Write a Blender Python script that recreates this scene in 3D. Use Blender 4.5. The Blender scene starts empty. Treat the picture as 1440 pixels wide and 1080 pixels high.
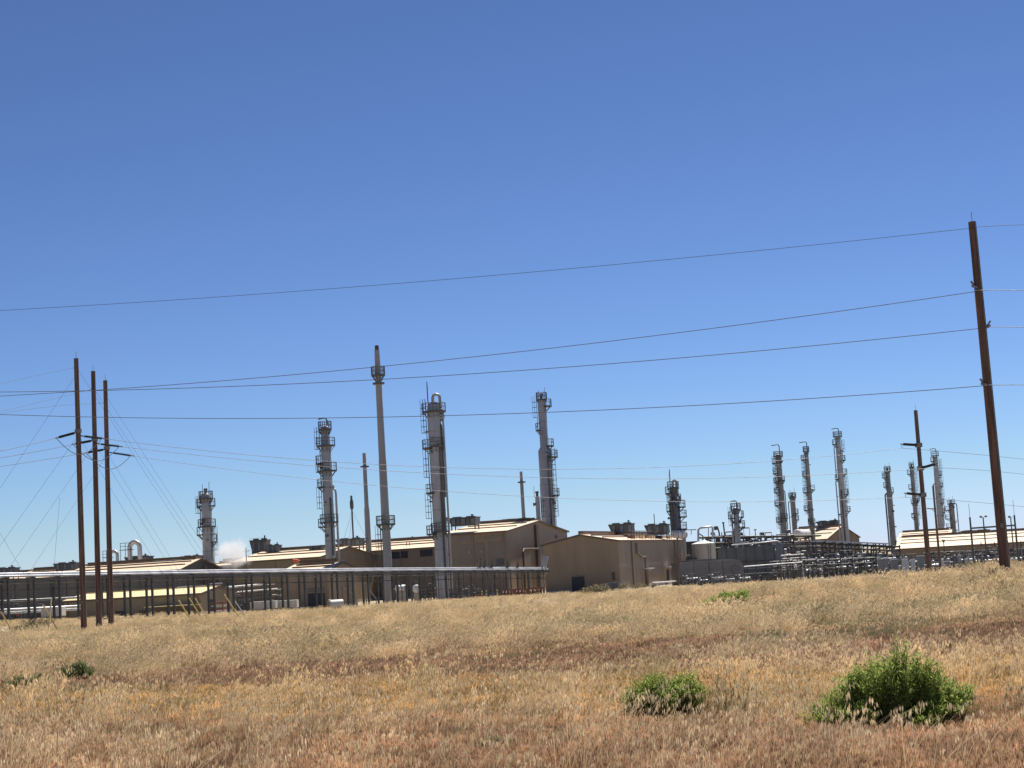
import bpy, math, random
import numpy as np
from mathutils import Vector, Matrix
rnd = random.Random(11)
R = math.radians
scene = bpy.context.scene
COL = scene.collection
PI = math.pi

# ------------------------------------------------------------------ camera
F = 2330.0                     # focal length in photo pixels (1440 wide)
PITCH, ROLL = R(6.3), R(-3.4)
EYE = Vector((0, 0, 2.0))
CAMR = Matrix.Rotation(PI / 2 + PITCH, 3, 'X') @ Matrix.Rotation(ROLL, 3, 'Z')
cam_d = bpy.data.cameras.new('camera')
cam = bpy.data.objects.new('camera', cam_d); COL.objects.link(cam)
cam.location = EYE; cam.rotation_euler = CAMR.to_euler()
cam_d.sensor_width = 36; cam_d.lens = 36 * F / 1440
cam_d.clip_start = 0.5; cam_d.clip_end = 30000
scene.camera = cam

def at(px, py, d):
    """world point seen at a photo pixel, d metres in front of the camera"""
    v = CAMR @ Vector(((px - 720) / F, (540 - py) / F, -1))
    return EYE + v * (d / v.y)
def proj(p):
    q = CAMR.transposed() @ (Vector(p) - EYE)
    return 720 + F * q.x / -q.z, 540 - F * q.y / -q.z
def G(px, d, z):
    """point at depth d and height z whose picture column is px"""
    X = (px - 720) / F * d
    for _ in range(6):
        X += (px - proj((X, d, z))[0]) / F * d
    return Vector((X, d, z))
def zat(px, py, d): return at(px, py, d).z

# ------------------------------------------------------------------ terrain height
def ss(a, b, x):
    t = min(1, max(0, (x - a) / (b - a))); return t * t * (3 - 2 * t)
YZ = [(-1e9, 0), (28, 0), (60, -.15), (92, -.40), (150, -1.0), (180, -1.3), (205, -1.8), (243, -2.3), (1e9, -2.3)]
def gz(x, y):
    for (a, za), (b, zb) in zip(YZ, YZ[1:]):
        if y <= b:
            z = za + (zb - za) * max(0, (y - a)) / (b - a) if a > -1e8 else zb
            break
    rise = .74 * ss(3, 24, x) * ss(22, 62, y) * (1 - ss(68, 105, y))
    left = .55 * ss(-30, -46, x) * ss(110, 140, y) * (1 - ss(190, 230, y))
    dip = -.36 * math.exp(-((x - 1) / 6.5) ** 2) * ss(45, 85, y) * (1 - ss(112, 150, y)) - .6 * ss(22, 34, x) * ss(100, 140, y)
    b = 0
    if y < 230:
        b = (.05 * math.sin(x * .9 + 1.3 * math.sin(y * .31)) * math.sin(y * .55 + .4) + .06 * math.sin(x * .23 + y * .17)) * (1 - ss(150, 230, y)) * ss(2, 12, y)
    return z + rise + left + dip + b

# ------------------------------------------------------------------ mesh builder
class MB:
    def __init__(s): s.v = []; s.f = []; s.sm = []
    def quad(s, *p, smooth=False):
        n = len(s.v); s.v += [tuple(q) for q in p]; s.f.append(tuple(range(n, n + len(p)))); s.sm.append(smooth); return s
    def box(s, c, size, rz=0.0, M=None):
        n = len(s.v); hx, hy, hz = size[0] / 2, size[1] / 2, size[2] / 2
        Q = M or Matrix.Rotation(rz, 3, 'Z'); c = Vector(c)
        for x in (-hx, hx):
            for y in (-hy, hy):
                for z in (-hz, hz): s.v.append(tuple(c + Q @ Vector((x, y, z))))
        for f in ((0, 1, 3, 2), (4, 6, 7, 5), (0, 4, 5, 1), (2, 3, 7, 6), (0, 2, 6, 4), (1, 5, 7, 3)):
            s.f.append(tuple(n + i for i in f)); s.sm.append(False)
        return s
    def bar(s, p, q, w, h=None):
        p, q = Vector(p), Vector(q); h = h or w; d = q - p
        z = d.normalized(); up = Vector((0, 0, 1)) if abs(z.z) < .95 else Vector((1, 0, 0))
        x = up.cross(z).normalized(); y = z.cross(x)
        M = Matrix((x, y, z)).transposed()
        return s.box((p + q) / 2, (w, h, d.length), M=M)
    def tube(s, pts, r, n=8, caps=True, r2=None):
        pts = [Vector(p) for p in pts]; N = len(pts); base = len(s.v)
        prev = None
        for i, p in enumerate(pts):
            t = (pts[min(i + 1, N - 1)] - pts[max(i - 1, 0)]).normalized()
            if prev is None:
                up = Vector((0, 0, 1)) if abs(t.z) < .9 else Vector((1, 0, 0))
                x = up.cross(t).normalized()
            else:
                x = (prev - t * prev.dot(t)).normalized()
            prev = x; y = t.cross(x)
            rr = r[i] if isinstance(r, (list, tuple)) else (r if r2 is None else r + (r2 - r) * i / (N - 1))
            for k in range(n):
                a = 2 * PI * k / n; s.v.append(tuple(p + (x * math.cos(a) + y * math.sin(a)) * rr))
        for i in range(N - 1):
            for k in range(n):
                a, b = base + i * n + k, base + i * n + (k + 1) % n
                s.f.append((a, b, b + n, a + n)); s.sm.append(n > 5)
        if caps:
            s.f.append(tuple(base + k for k in range(n))[::-1]); s.sm.append(False)
            s.f.append(tuple(base + (N - 1) * n + k for k in range(n))); s.sm.append(False)
        return s
    def lathe(s, prof, c=(0, 0, 0), n=24, axis=None):
        """prof: (radius, height) pairs bottom to top; axis: optional 3x3 turning +Z"""
        base = len(s.v); c = Vector(c); Q = axis or Matrix.Identity(3)
        for r, z in prof:
            for k in range(n):
                a = 2 * PI * k / n; s.v.append(tuple(c + Q @ Vector((r * math.cos(a), r * math.sin(a), z))))
        for i in range(len(prof) - 1):
            for k in range(n):
                a, b = base + i * n + k, base + i * n + (k + 1) % n
                s.f.append((a, b, b + n, a + n)); s.sm.append(True)
        s.f.append(tuple(base + k for k in range(n))[::-1]); s.sm.append(False)
        m = base + (len(prof) - 1) * n
        s.f.append(tuple(m + k for k in range(n))); s.sm.append(False)
        return s
    def build(s, name, mat, parent=None, loc=None):
        me = bpy.data.meshes.new(name); me.from_pydata(s.v, [], s.f)
        me.polygons.foreach_set('use_smooth', s.sm)
        me.materials.append(mat); me.update()
        o = bpy.data.objects.new(name, me); COL.objects.link(o)
        if parent: o.parent = parent
        if loc is not None: o.location = loc
        if any(s.sm):
            try: me.set_sharp_from_angle(angle=R(40))
            except Exception: pass
        return o
def tag(o, label=None, cat=None, group=None, kind=None):
    if label: o['label'] = label
    if cat: o['category'] = cat
    if group: o['group'] = group
    if kind: o['kind'] = kind
    return o
def thing(name, label, cat, loc=(0, 0, 0), rz=0.0, group=None):
    o = bpy.data.objects.new(name, None); COL.objects.link(o)
    o.location = loc; o.rotation_euler = (0, 0, rz); o.empty_display_size = .5
    return tag(o, label, cat, group)
def copy_tree(o, parent=None):
    c = o.copy(); COL.objects.link(c); c.parent = parent
    for ch in list(o.children): copy_tree(ch, c)
    return c

# ------------------------------------------------------------------ materials
def newmat(name):
    m = bpy.data.materials.new(name); m.use_nodes = True
    nt = m.node_tree; nt.nodes.clear()
    out = nt.nodes.new('ShaderNodeOutputMaterial'); bs = nt.nodes.new('ShaderNodeBsdfPrincipled')
    nt.links.new(bs.outputs[0], out.inputs[0])
    return m, nt, bs
def nd(nt, t, **kw):
    n = nt.nodes.new(t)
    for k, v in kw.items():
        if k.startswith('i_'): n.inputs[int(k[2:]) if k[2:].isdigit() else k[2:]].default_value = v
        else: setattr(n, k, v)
    return n
def mat(name, c1, c2=None, scale=1.0, rough=.6, metal=0.0, stretch=(1, 1, 1), detail=5, lo=.35, hi=.65, bump=0.0, bscale=None, ribs=0, ribaxis='X', spec=.5, c3=None, ribdepth=.4):
    m, nt, bs = newmat(name); L = nt.links.new
    bs.inputs['Roughness'].default_value = rough; bs.inputs['Metallic'].default_value = metal
    bs.inputs['Specular IOR Level'].default_value = spec
    tc = nd(nt, 'ShaderNodeTexCoord'); mp = nd(nt, 'ShaderNodeMapping'); mp.inputs['Scale'].default_value = stretch
    L(tc.outputs['Object'], mp.inputs[0])
    no = nd(nt, 'ShaderNodeTexNoise'); no.inputs['Scale'].default_value = scale; no.inputs['Detail'].default_value = detail
    no.inputs['Roughness'].default_value = .62
    L(mp.outputs[0], no.inputs['Vector'])
    rp = nd(nt, 'ShaderNodeValToRGB'); e = rp.color_ramp.elements
    e[0].position = lo; e[1].position = hi; e[0].color = (*c1, 1); e[1].color = (*(c2 or c1), 1)
    if c3:
        x = e.new((lo + hi) / 2); x.color = (*c3, 1)
    L(no.outputs[0], rp.inputs[0]); L(rp.outputs[0], bs.inputs['Base Color'])
    rr = nd(nt, 'ShaderNodeMapRange'); rr.inputs[3].default_value = max(0, rough - .12); rr.inputs[4].default_value = min(1, rough + .12)
    L(no.outputs[0], rr.inputs[0]); L(rr.outputs[0], bs.inputs['Roughness'])
    if bump or ribs:
        bp = nd(nt, 'ShaderNodeBump'); bp.inputs['Distance'].default_value = .03
        if ribs:
            wv = nd(nt, 'ShaderNodeTexWave'); wv.bands_direction = ribaxis; wv.inputs['Scale'].default_value = ribs
            L(tc.outputs['Object'], wv.inputs['Vector']); L(wv.outputs['Color'], bp.inputs['Height']); bp.inputs['Strength'].default_value = ribdepth
        else:
            n2 = nd(nt, 'ShaderNodeTexNoise'); n2.inputs['Scale'].default_value = bscale or scale * 6
            L(mp.outputs[0], n2.inputs['Vector']); L(n2.outputs[0], bp.inputs['Height']); bp.inputs['Strength'].default_value = bump
        L(bp.outputs[0], bs.inputs['Normal'])
    return m

M = {}
M['pole'] = mat('weathered_pole_wood', (.075, .045, .037), (.23, .14, .105), 7, .85, stretch=(1, 1, .06), bump=.5, bscale=9)
M['insul'] = mat('insulator_polymer', (.035, .035, .045), rough=.5)
M['wire'] = mat('aluminium_conductor', (.17, .18, .20), (.22, .23, .25), 3, .45, .35)
M['wire_dark'] = mat('steel_strand', (.09, .095, .11), rough=.55, metal=.3)
M['hardware'] = mat('galvanised_hardware', (.20, .20, .21), (.30, .30, .30), 4, .5, .6)
M['guard'] = mat('yellow_plastic_guard', (.60, .48, .2), (.7, .57, .27), 4, .5)
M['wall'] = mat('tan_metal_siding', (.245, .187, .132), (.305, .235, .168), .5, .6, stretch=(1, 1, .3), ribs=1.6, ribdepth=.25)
M['wall_olive'] = mat('olive_tan_siding', (.235, .19, .125), (.275, .225, .152), .35, .6, stretch=(1, 1, .3), ribs=1.6, ribdepth=.25)
M['wall_grey'] = mat('grey_brown_siding', (.20, .175, .15), (.24, .21, .18), .3, .6, stretch=(1, 1, .3), ribs=1.6, ribdepth=.25)
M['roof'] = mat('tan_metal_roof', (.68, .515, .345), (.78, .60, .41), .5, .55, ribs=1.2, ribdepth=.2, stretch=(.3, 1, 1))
M['roof_yellow'] = mat('straw_metal_roof', (.68, .55, .28), (.76, .62, .34), .5, .55, ribs=1.2, ribdepth=.2)
M['trim'] = mat('brown_trim', (.10, .068, .048), (.13, .09, .065), 1, .6)
M['door'] = mat('dark_blue_door', (.018, .024, .040), (.03, .038, .058), 1, .5)
M['glass'] = mat('dark_window_glass', (.02, .024, .035), rough=.12)
M['lintel'] = mat('grey_lintel_panel', (.16, .15, .14), rough=.7)
M['shell'] = mat('aluminium_jacket', (.315, .33, .355), (.445, .46, .485), .55, .5, .45, stretch=(1, 1, .28), lo=.3, hi=.7)
M['shell_dark'] = mat('stained_jacket', (.15, .155, .165), (.34, .35, .365), .7, .55, .35, stretch=(1, 1, .2), lo=.3, hi=.7)
M['stack'] = mat('weathered_stack_steel', (.255, .265, .285), (.345, .355, .375), .5, .6, .25, stretch=(1, 1, .15))
M['steel'] = mat('dark_structural_steel', (.065, .071, .077), (.125, .128, .13), 2, .6, .25)
M['platform'] = mat('platform_steel', (.075, .077, .082), (.145, .143, .142), 2, .6, .4)
M['pipe'] = mat('bright_pipe_jacket', (.42, .43, .455), (.58, .59, .62), .6, .42, .5, stretch=(1, 1, 1))
M['pipe_dull'] = mat('dull_pipe', (.10, .10, .102), (.21, .205, .20), 1, .55, .3)
M['white'] = mat('white_paint', (.70, .69, .66), (.80, .79, .76), 1, .5)
M['tank'] = mat('cream_tank_paint', (.48, .455, .41), (.56, .53, .48), .8, .5, stretch=(1, 1, .2))
M['vessel'] = mat('grey_vessel_paint', (.15, .152, .155), (.20, .20, .205), .7, .65, .0, stretch=(.4, 1, 1))
M['greybox'] = mat('slate_enclosure', (.105, .122, .135), (.15, .168, .18), .6, .6, ribs=1.0, ribdepth=.3)
M['cooler'] = mat('dark_cooler_steel', (.085, .098, .11), (.15, .163, .175), 1.2, .55, .2, ribs=1.5, ribdepth=.4)
M['cabinet'] = mat('cabinet_grey', (.15, .17, .20), (.19, .21, .24), .8, .5)
M['cabinet_pale'] = mat('cabinet_pale', (.38, .42, .50), (.46, .50, .57), .8, .5)
M['red'] = mat('red_primer', (.20, .055, .04), (.30, .10, .075), 2, .65)
M['rust'] = mat('rusty_steel', (.13, .055, .038), (.22, .11, .08), 2.5, .8)
M['redflag'] = mat('orange_red_fabric', (.62, .10, .04), (.70, .16, .07), 2, .7)
M['orange'] = mat('faded_orange', (.55, .34, .18), (.62, .45, .3), 2, .6)
M['concrete'] = mat('pale_concrete', (.40, .38, .34), (.5, .47, .42), 2, .85, bump=.2)
M['backdrop'] = mat('dark_backdrop', (.055, .062, .07), (.10, .108, .115), .8, .65, ribs=1.2, ribdepth=.3)  # dark tone of the backdrop boxes added to the yard
M['wall_dark'] = mat('grey_siding', (.125, .118, .112), (.16, .152, .145), .3, .6, stretch=(1, 1, .3), ribs=1.6, ribdepth=.25)
M['riser'] = mat('dark_riser_pipe', (.07, .068, .068), (.15, .145, .14), .8, .5, .3, stretch=(1, 1, .2))
M['glint_wire'] = mat('sun_glint_conductor', (.42, .44, .47), (.52, .53, .55), 3, .35, .5)  # paler copy of the conductor; sun glint is put into its base colour
# ------------------------------------------------------------------ sky and sun
SUN_EL, SUN_AZ = R(60), R(24)          # azimuth clockwise from +Y (behind the plant, a little to the right)
sdir = Vector((math.sin(SUN_AZ) * math.cos(SUN_EL), math.cos(SUN_AZ) * math.cos(SUN_EL), math.sin(SUN_EL)))
w = bpy.data.worlds.new('World'); scene.world = w; w.use_nodes = True
nt = w.node_tree; bg = nt.nodes['Background']
sky = nt.nodes.new('ShaderNodeTexSky'); sky.sky_type = 'NISHITA'; sky.sun_disc = False
sky.sun_elevation = SUN_EL; sky.sun_rotation = SUN_AZ
sky.altitude = 1900; sky.air_density = 1.0; sky.dust_density = .35; sky.ozone_density = 2.2
gm = nt.nodes.new('ShaderNodeGamma'); gm.inputs[1].default_value = 1.12; nt.links.new(sky.outputs[0], gm.inputs[0])
tn = nt.nodes.new('ShaderNodeVectorMath'); tn.operation = 'MULTIPLY'; tn.inputs[1].default_value = (.62, .765, 1.0); nt.links.new(gm.outputs[0], tn.inputs[0])
sx = nt.nodes.new('ShaderNodeSeparateXYZ'); cx_ = nt.nodes.new('ShaderNodeCombineXYZ'); nt.links.new(tn.outputs[0], sx.inputs[0])
for i_, (k_, c_) in enumerate(((1.08, .98), (1.145, .79), (1.3, .505))):
    mn = nt.nodes.new('ShaderNodeMath'); mn.operation = 'MINIMUM'; mn.inputs[1].default_value = 14; nt.links.new(sx.outputs[i_], mn.inputs[0])
    pw_ = nt.nodes.new('ShaderNodeMath'); pw_.operation = 'POWER'; pw_.inputs[1].default_value = k_; nt.links.new(mn.outputs[0], pw_.inputs[0])
    ml = nt.nodes.new('ShaderNodeMath'); ml.operation = 'MULTIPLY'; ml.inputs[1].default_value = c_; nt.links.new(pw_.outputs[0], ml.inputs[0]); nt.links.new(ml.outputs[0], cx_.inputs[i_])
hz1 = nt.nodes.new('ShaderNodeMath'); hz1.operation = 'SUBTRACT'; hz1.inputs[1].default_value = 5.6; hz1.use_clamp = False; nt.links.new(cx_.inputs[0].links[0].from_socket, hz1.inputs[0])
hz2 = nt.nodes.new('ShaderNodeMath'); hz2.operation = 'MAXIMUM'; hz2.inputs[1].default_value = 0; nt.links.new(hz1.outputs[0], hz2.inputs[0])
hz3 = nt.nodes.new('ShaderNodeMath'); hz3.operation = 'MINIMUM'; hz3.inputs[1].default_value = 3; nt.links.new(hz2.outputs[0], hz3.inputs[0])
hz4 = nt.nodes.new('ShaderNodeMath'); hz4.operation = 'MULTIPLY_ADD'; hz4.inputs[1].default_value = 1.05; nt.links.new(hz3.outputs[0], hz4.inputs[0]); nt.links.new(cx_.inputs[2].links[0].from_socket, hz4.inputs[2])
nt.links.new(hz4.outputs[0], cx_.inputs[2])
nt.links.new(cx_.outputs[0], bg.inputs[0]); bg.inputs[1].default_value = .0545
sl = bpy.data.lights.new('sun', 'SUN'); sl.energy = 5.0; sl.angle = R(.53); sl.color = (1, .955, .88)
so = bpy.data.objects.new('sun', sl); COL.objects.link(so); so.rotation_euler = sdir.to_track_quat('Z', 'Y').to_euler(); so.location = (0, 0, 80)
vs = scene.view_settings; vs.view_transform = 'Standard'; vs.look = 'None'; vs.exposure = .5; vs.gamma = 1; vs.use_curve_mapping = False

# ------------------------------------------------------------------ field colours (by place, shared by soil and grass)
def band_colour(nt, stops, warp=10, scale=.10):
    """colour of the sward by distance into the field, broken up by patches"""
    L = nt.links.new
    ge = nd(nt, 'ShaderNodeNewGeometry'); sp = nd(nt, 'ShaderNodeSeparateXYZ'); L(ge.outputs['Position'], sp.inputs[0])
    fl = nd(nt, 'ShaderNodeVectorMath', operation='MULTIPLY'); fl.inputs[1].default_value = (1, 1, 0); L(ge.outputs['Position'], fl.inputs[0])
    mp = nd(nt, 'ShaderNodeMapping'); mp.inputs['Scale'].default_value = (.6, 1.0, 1); L(fl.outputs[0], mp.inputs[0])
    no = nd(nt, 'ShaderNodeTexNoise'); no.inputs['Scale'].default_value = scale; no.inputs['Detail'].default_value = 6; no.inputs['Roughness'].default_value = .65
    L(mp.outputs[0], no.inputs['Vector'])
    # log-distance so that near bands keep their width
    lg = nd(nt, 'ShaderNodeMath', operation='LOGARITHM'); lg.inputs[1].default_value = 10.0
    mx = nd(nt, 'ShaderNodeMath', operation='MAXIMUM'); mx.inputs[1].default_value = 1.0; L(sp.outputs['Y'], mx.inputs[0]); L(mx.outputs[0], lg.inputs[0])
    ma = nd(nt, 'ShaderNodeMath', operation='MULTIPLY_ADD'); ma.inputs[1].default_value = warp / 40; L(no.outputs[0], ma.inputs[0])
    sb = nd(nt, 'ShaderNodeMath', operation='SUBTRACT'); sb.inputs[1].default_value = warp / 80; L(lg.outputs[0], sb.inputs[0]); sk = nd(nt, 'ShaderNodeMath', operation='MULTIPLY_ADD'); sk.inputs[1].default_value = .0055; L(sp.outputs['X'], sk.inputs[0]); L(sb.outputs[0], sk.inputs[2]); L(sk.outputs[0], ma.inputs[2])
    mr = nd(nt, 'ShaderNodeMapRange'); mr.inputs[1].default_value = 1.1; mr.inputs[2].default_value = 2.1; L(ma.outputs[0], mr.inputs[0])
    rp = nd(nt, 'ShaderNodeValToRGB'); e = rp.color_ramp.elements
    while len(e) > 1: e.remove(e[-1])
    for i, (y, c) in enumerate(stops):
        p = (math.log10(y) - 1.1)
        x = e[0] if i == 0 else e.new(p)
        x.position = p; x.color = (*c, 1)
    L(mr.outputs[0], rp.inputs[0])
    return rp, no, fl

STRAW = (.60, .45, .265); OLIVE = (.49, .39, .215); RED = (.44, .275, .18); GOLD = (.70, .50, .22); TAN = (.55, .365, .215); DUN = (.49, .31, .19)
BANDS = [(13, TAN), (17, DUN), (20.5, TAN), (23.5, GOLD), (28.2, GOLD), (30.5, RED), (37.5, RED), (42, STRAW), (54, OLIVE), (70, STRAW), (110, STRAW)]

def soil_mat():
    m, nt, bs = newmat('dry_soil'); L = nt.links.new
    bs.inputs['Roughness'].default_value = .95; bs.inputs['Specular IOR Level'].default_value = .1
    rp, no, fl = band_colour(nt, [(y, tuple(k * .5 for k in c)) for y, c in BANDS])
    ge = nd(nt, 'ShaderNodeNewGeometry'); sp = nd(nt, 'ShaderNodeSeparateXYZ'); L(ge.outputs['Position'], sp.inputs[0])
    n2 = nd(nt, 'ShaderNodeTexNoise'); n2.inputs['Scale'].default_value = .9; n2.inputs['Detail'].default_value = 8; n2.inputs['Roughness'].default_value = .7
    L(fl.outputs[0], n2.inputs['Vector'])
    gr = nd(nt, 'ShaderNodeValToRGB'); e = gr.color_ramp.elements
    e[0].position = .3; e[0].color = (.30, .235, .16, 1); e[1].position = .7; e[1].color = (.47, .39, .28, 1)
    L(n2.outputs[0], gr.inputs[0])
    mr = nd(nt, 'ShaderNodeMapRange'); mr.inputs[1].default_value = 112; mr.inputs[2].default_value = 150; L(sp.outputs['Y'], mr.inputs[0])
    mi = nd(nt, 'ShaderNodeMix', data_type='RGBA'); L(mr.outputs[0], mi.inputs[0]); L(rp.outputs[0], mi.inputs[6]); L(gr.outputs[0], mi.inputs[7])
    sp2 = nd(nt, 'ShaderNodeMapRange'); sp2.inputs[1].default_value = .35; sp2.inputs[2].default_value = .65; sp2.inputs[3].default_value = .7; sp2.inputs[4].default_value = 1.15
    L(n2.outputs[0], sp2.inputs[0])
    vm = nd(nt, 'ShaderNodeVectorMath', operation='SCALE'); L(mi.outputs[2], vm.inputs[0]); L(sp2.outputs[0], vm.inputs['Scale'])
    L(vm.outputs[0], bs.inputs['Base Color'])
    bp = nd(nt, 'ShaderNodeBump'); bp.inputs['Strength'].default_value = .6; bp.inputs['Distance'].default_value = .08
    n3 = nd(nt, 'ShaderNodeTexNoise'); n3.inputs['Scale'].default_value = 6; n3.inputs['Detail'].default_value = 6; L(ge.outputs['Position'], n3.inputs['Vector'])
    L(n3.outputs[0], bp.inputs['Height']); L(bp.outputs[0], bs.inputs['Normal'])
    return m

xs = [-9000, -4000, -1500, -600, -300, -180] + [x * 2.0 for x in range(-60, 61)] + [180, 300, 600, 1500, 4000, 9000]
ys = [-400, -100, -30] + [y * 2.0 for y in range(-5, 131)] + [280, 320, 400, 600, 1000, 2500, 9000]
mb = MB()
for y in ys:
    for x in xs: mb.v.append((x, y, gz(x, y)))
nx = len(xs)
for j in range(len(ys) - 1):
    for i in range(nx - 1):
        a = j * nx + i; mb.f.append((a, a + 1, a + nx + 1, a + nx)); mb.sm.append(True)
tag(mb.build('ground', soil_mat()), 'dry rangeland soil running under the grass to the gravel plant yard', 'ground', kind='structure')

# ------------------------------------------------------------------ grasses
def grass_mat(name, stops, tipmul, greenmix=None, transl=.45, tipw=.68):
    m = bpy.data.materials.new(name); m.use_nodes = True; nt = m.node_tree; nt.nodes.clear(); L = nt.links.new
    out = nd(nt, 'ShaderNodeOutputMaterial')
    rp, no, fl = band_colour(nt, stops)
    at_ = nd(nt, 'ShaderNodeAttribute', attribute_name='Col'); sp = nd(nt, 'ShaderNodeSeparateColor'); L(at_.outputs['Color'], sp.inputs[0])
    oi = nd(nt, 'ShaderNodeObjectInfo')
    # blade-to-blade and tuft-to-tuft variation
    a = nd(nt, 'ShaderNodeMath', operation='MULTIPLY_ADD'); a.inputs[1].default_value = .9; a.inputs[2].default_value = .45; L(sp.outputs[0], a.inputs[0])
    b = nd(nt, 'ShaderNodeMath', operation='MULTIPLY_ADD'); b.inputs[1].default_value = .5; b.inputs[2].default_value = .75; L(oi.outputs['Random'], b.inputs[0])
    c = nd(nt, 'ShaderNodeMath', operation='MULTIPLY'); L(a.outputs[0], c.inputs[0]); L(b.outputs[0], c.inputs[1])
    vm = nd(nt, 'ShaderNodeVectorMath', operation='SCALE'); L(rp.outputs[0], vm.inputs[0]); L(c.outputs[0], vm.inputs['Scale'])
    tip = nd(nt, 'ShaderNodeMix', data_type='RGBA'); tip.inputs[7].default_value = (*tipmul, 1)
    tm = nd(nt, 'ShaderNodeMath', operation='MULTIPLY'); tm.inputs[1].default_value = tipw; L(sp.outputs[1], tm.inputs[0])
    L(tm.outputs[0], tip.inputs[0]); L(vm.outputs[0], tip.inputs[6])
    last = tip.outputs[2]
    if greenmix:
        g = nd(nt, 'ShaderNodeMix', data_type='RGBA'); g.inputs[7].default_value = (*greenmix, 1)
        n2 = nd(nt, 'ShaderNodeTexNoise'); n2.inputs['Scale'].default_value = .28; n2.inputs['Detail'].default_value = 4; L(fl.outputs[0], n2.inputs['Vector'])
        mr = nd(nt, 'ShaderNodeMapRange'); mr.inputs[1].default_value = .46; mr.inputs[2].default_value = .62; mr.inputs[4].default_value = .38; L(n2.outputs[0], mr.inputs[0])
        L(mr.outputs[0], g.inputs[0]); L(last, g.inputs[6]); last = g.outputs[2]
    # noise patches scale whole clumps darker or lighter
    n5 = nd(nt, 'ShaderNodeTexNoise'); n5.inputs['Scale'].default_value = .75; n5.inputs['Detail'].default_value = 3; L(fl.outputs[0], n5.inputs['Vector'])
    m5 = nd(nt, 'ShaderNodeMapRange'); m5.inputs[1].default_value = .36; m5.inputs[2].default_value = .64; m5.inputs[3].default_value = .80; m5.inputs[4].default_value = 1.40; L(n5.outputs[0], m5.inputs[0])
    v5 = nd(nt, 'ShaderNodeVectorMath', operation='SCALE'); L(last, v5.inputs[0]); L(m5.outputs[0], v5.inputs['Scale']); last = v5.outputs[0]
    d1 = nd(nt, 'ShaderNodeBsdfDiffuse'); t1 = nd(nt, 'ShaderNodeBsdfTranslucent'); mx = nd(nt, 'ShaderNodeMixShader'); mx.inputs[0].default_value = transl
    L(last, d1.inputs[0]); L(last, t1.inputs[0]); L(d1.outputs[0], mx.inputs[1]); L(t1.outputs[0], mx.inputs[2]); L(mx.outputs[0], out.inputs[0])
    return m

def tuft_mesh(name, m, nb, rad, h, wid, seed, heads, lean=.35, droop=.25, segs=3):
    r = random.Random(seed); V = []; Fc = []; C = []
    for b in range(nb):
        a = r.uniform(0, 2 * PI); q = rad * math.sqrt(r.random()); x0, y0 = q * math.cos(a), q * math.sin(a)
        hh = h * r.uniform(.45, 1.1); a2 = r.uniform(0, 2 * PI); sp = r.uniform(.05, .45) * hh
        dx, dy = math.cos(a2) * sp + lean * hh * r.uniform(.2, 1), math.sin(a2) * sp
        wa = r.uniform(0, PI); wx, wy = math.cos(wa), math.sin(wa); ww = wid * r.uniform(.6, 1.3); tint = r.random()
        base = len(V)
        for i in range(segs + 1):
            t = i / segs
            px, py = x0 + dx * t ** 1.7, y0 + dy * t ** 1.7; pz = hh * (t - droop * t ** 3 * r.uniform(.5, 1)) - .03
            k = ww * (1 - .75 * t) / 2
            V += [(px - wx * k, py - wy * k, pz), (px + wx * k, py + wy * k, pz)]; C += [(tint, t * .8, 0, 1)] * 2
            if i: n = base + 2 * i; Fc.append((n - 2, n - 1, n + 1, n))
        if heads and r.random() < heads:
            ex, ey, ez = px, py, pz; hl = r.uniform(.07, .14) * (h / .45); nsp = 7
            ux, uy = dx / (hh + .01), dy / (hh + .01)
            for s in range(nsp):
                t = s / nsp; cx, cy, cz = ex + ux * hl * t + r.uniform(-.012, .012), ey + uy * hl * t + r.uniform(-.012, .012), ez + hl * t * .55 - hl * .5 * t * t + r.uniform(-.01, .01)
                aa = r.uniform(0, 2 * PI); k = r.uniform(.006, .011) * wid / .0065; vx, vy = math.cos(aa) * k, math.sin(aa) * k; dz = r.uniform(.02, .04)
                n = len(V); V += [(cx, cy, cz - dz), (cx + vx * .45, cy + vy * .45, cz), (cx + vx * .3, cy + vy * .3, cz + dz), (cx - vx * .45, cy - vy * .45, cz + .004)]
                C += [(tint, 1, 0, 1)] * 4; Fc.append((n, n + 1, n + 2, n + 3))
    me = bpy.data.meshes.new(name); me.from_pydata(V, [], Fc); me.materials.append(m)
    ca = me.color_attributes.new('Col', 'FLOAT_COLOR', 'POINT'); ca.data.foreach_set('color', np.array(C, np.float32).ravel())
    return bpy.data.objects.new(name, me)

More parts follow.
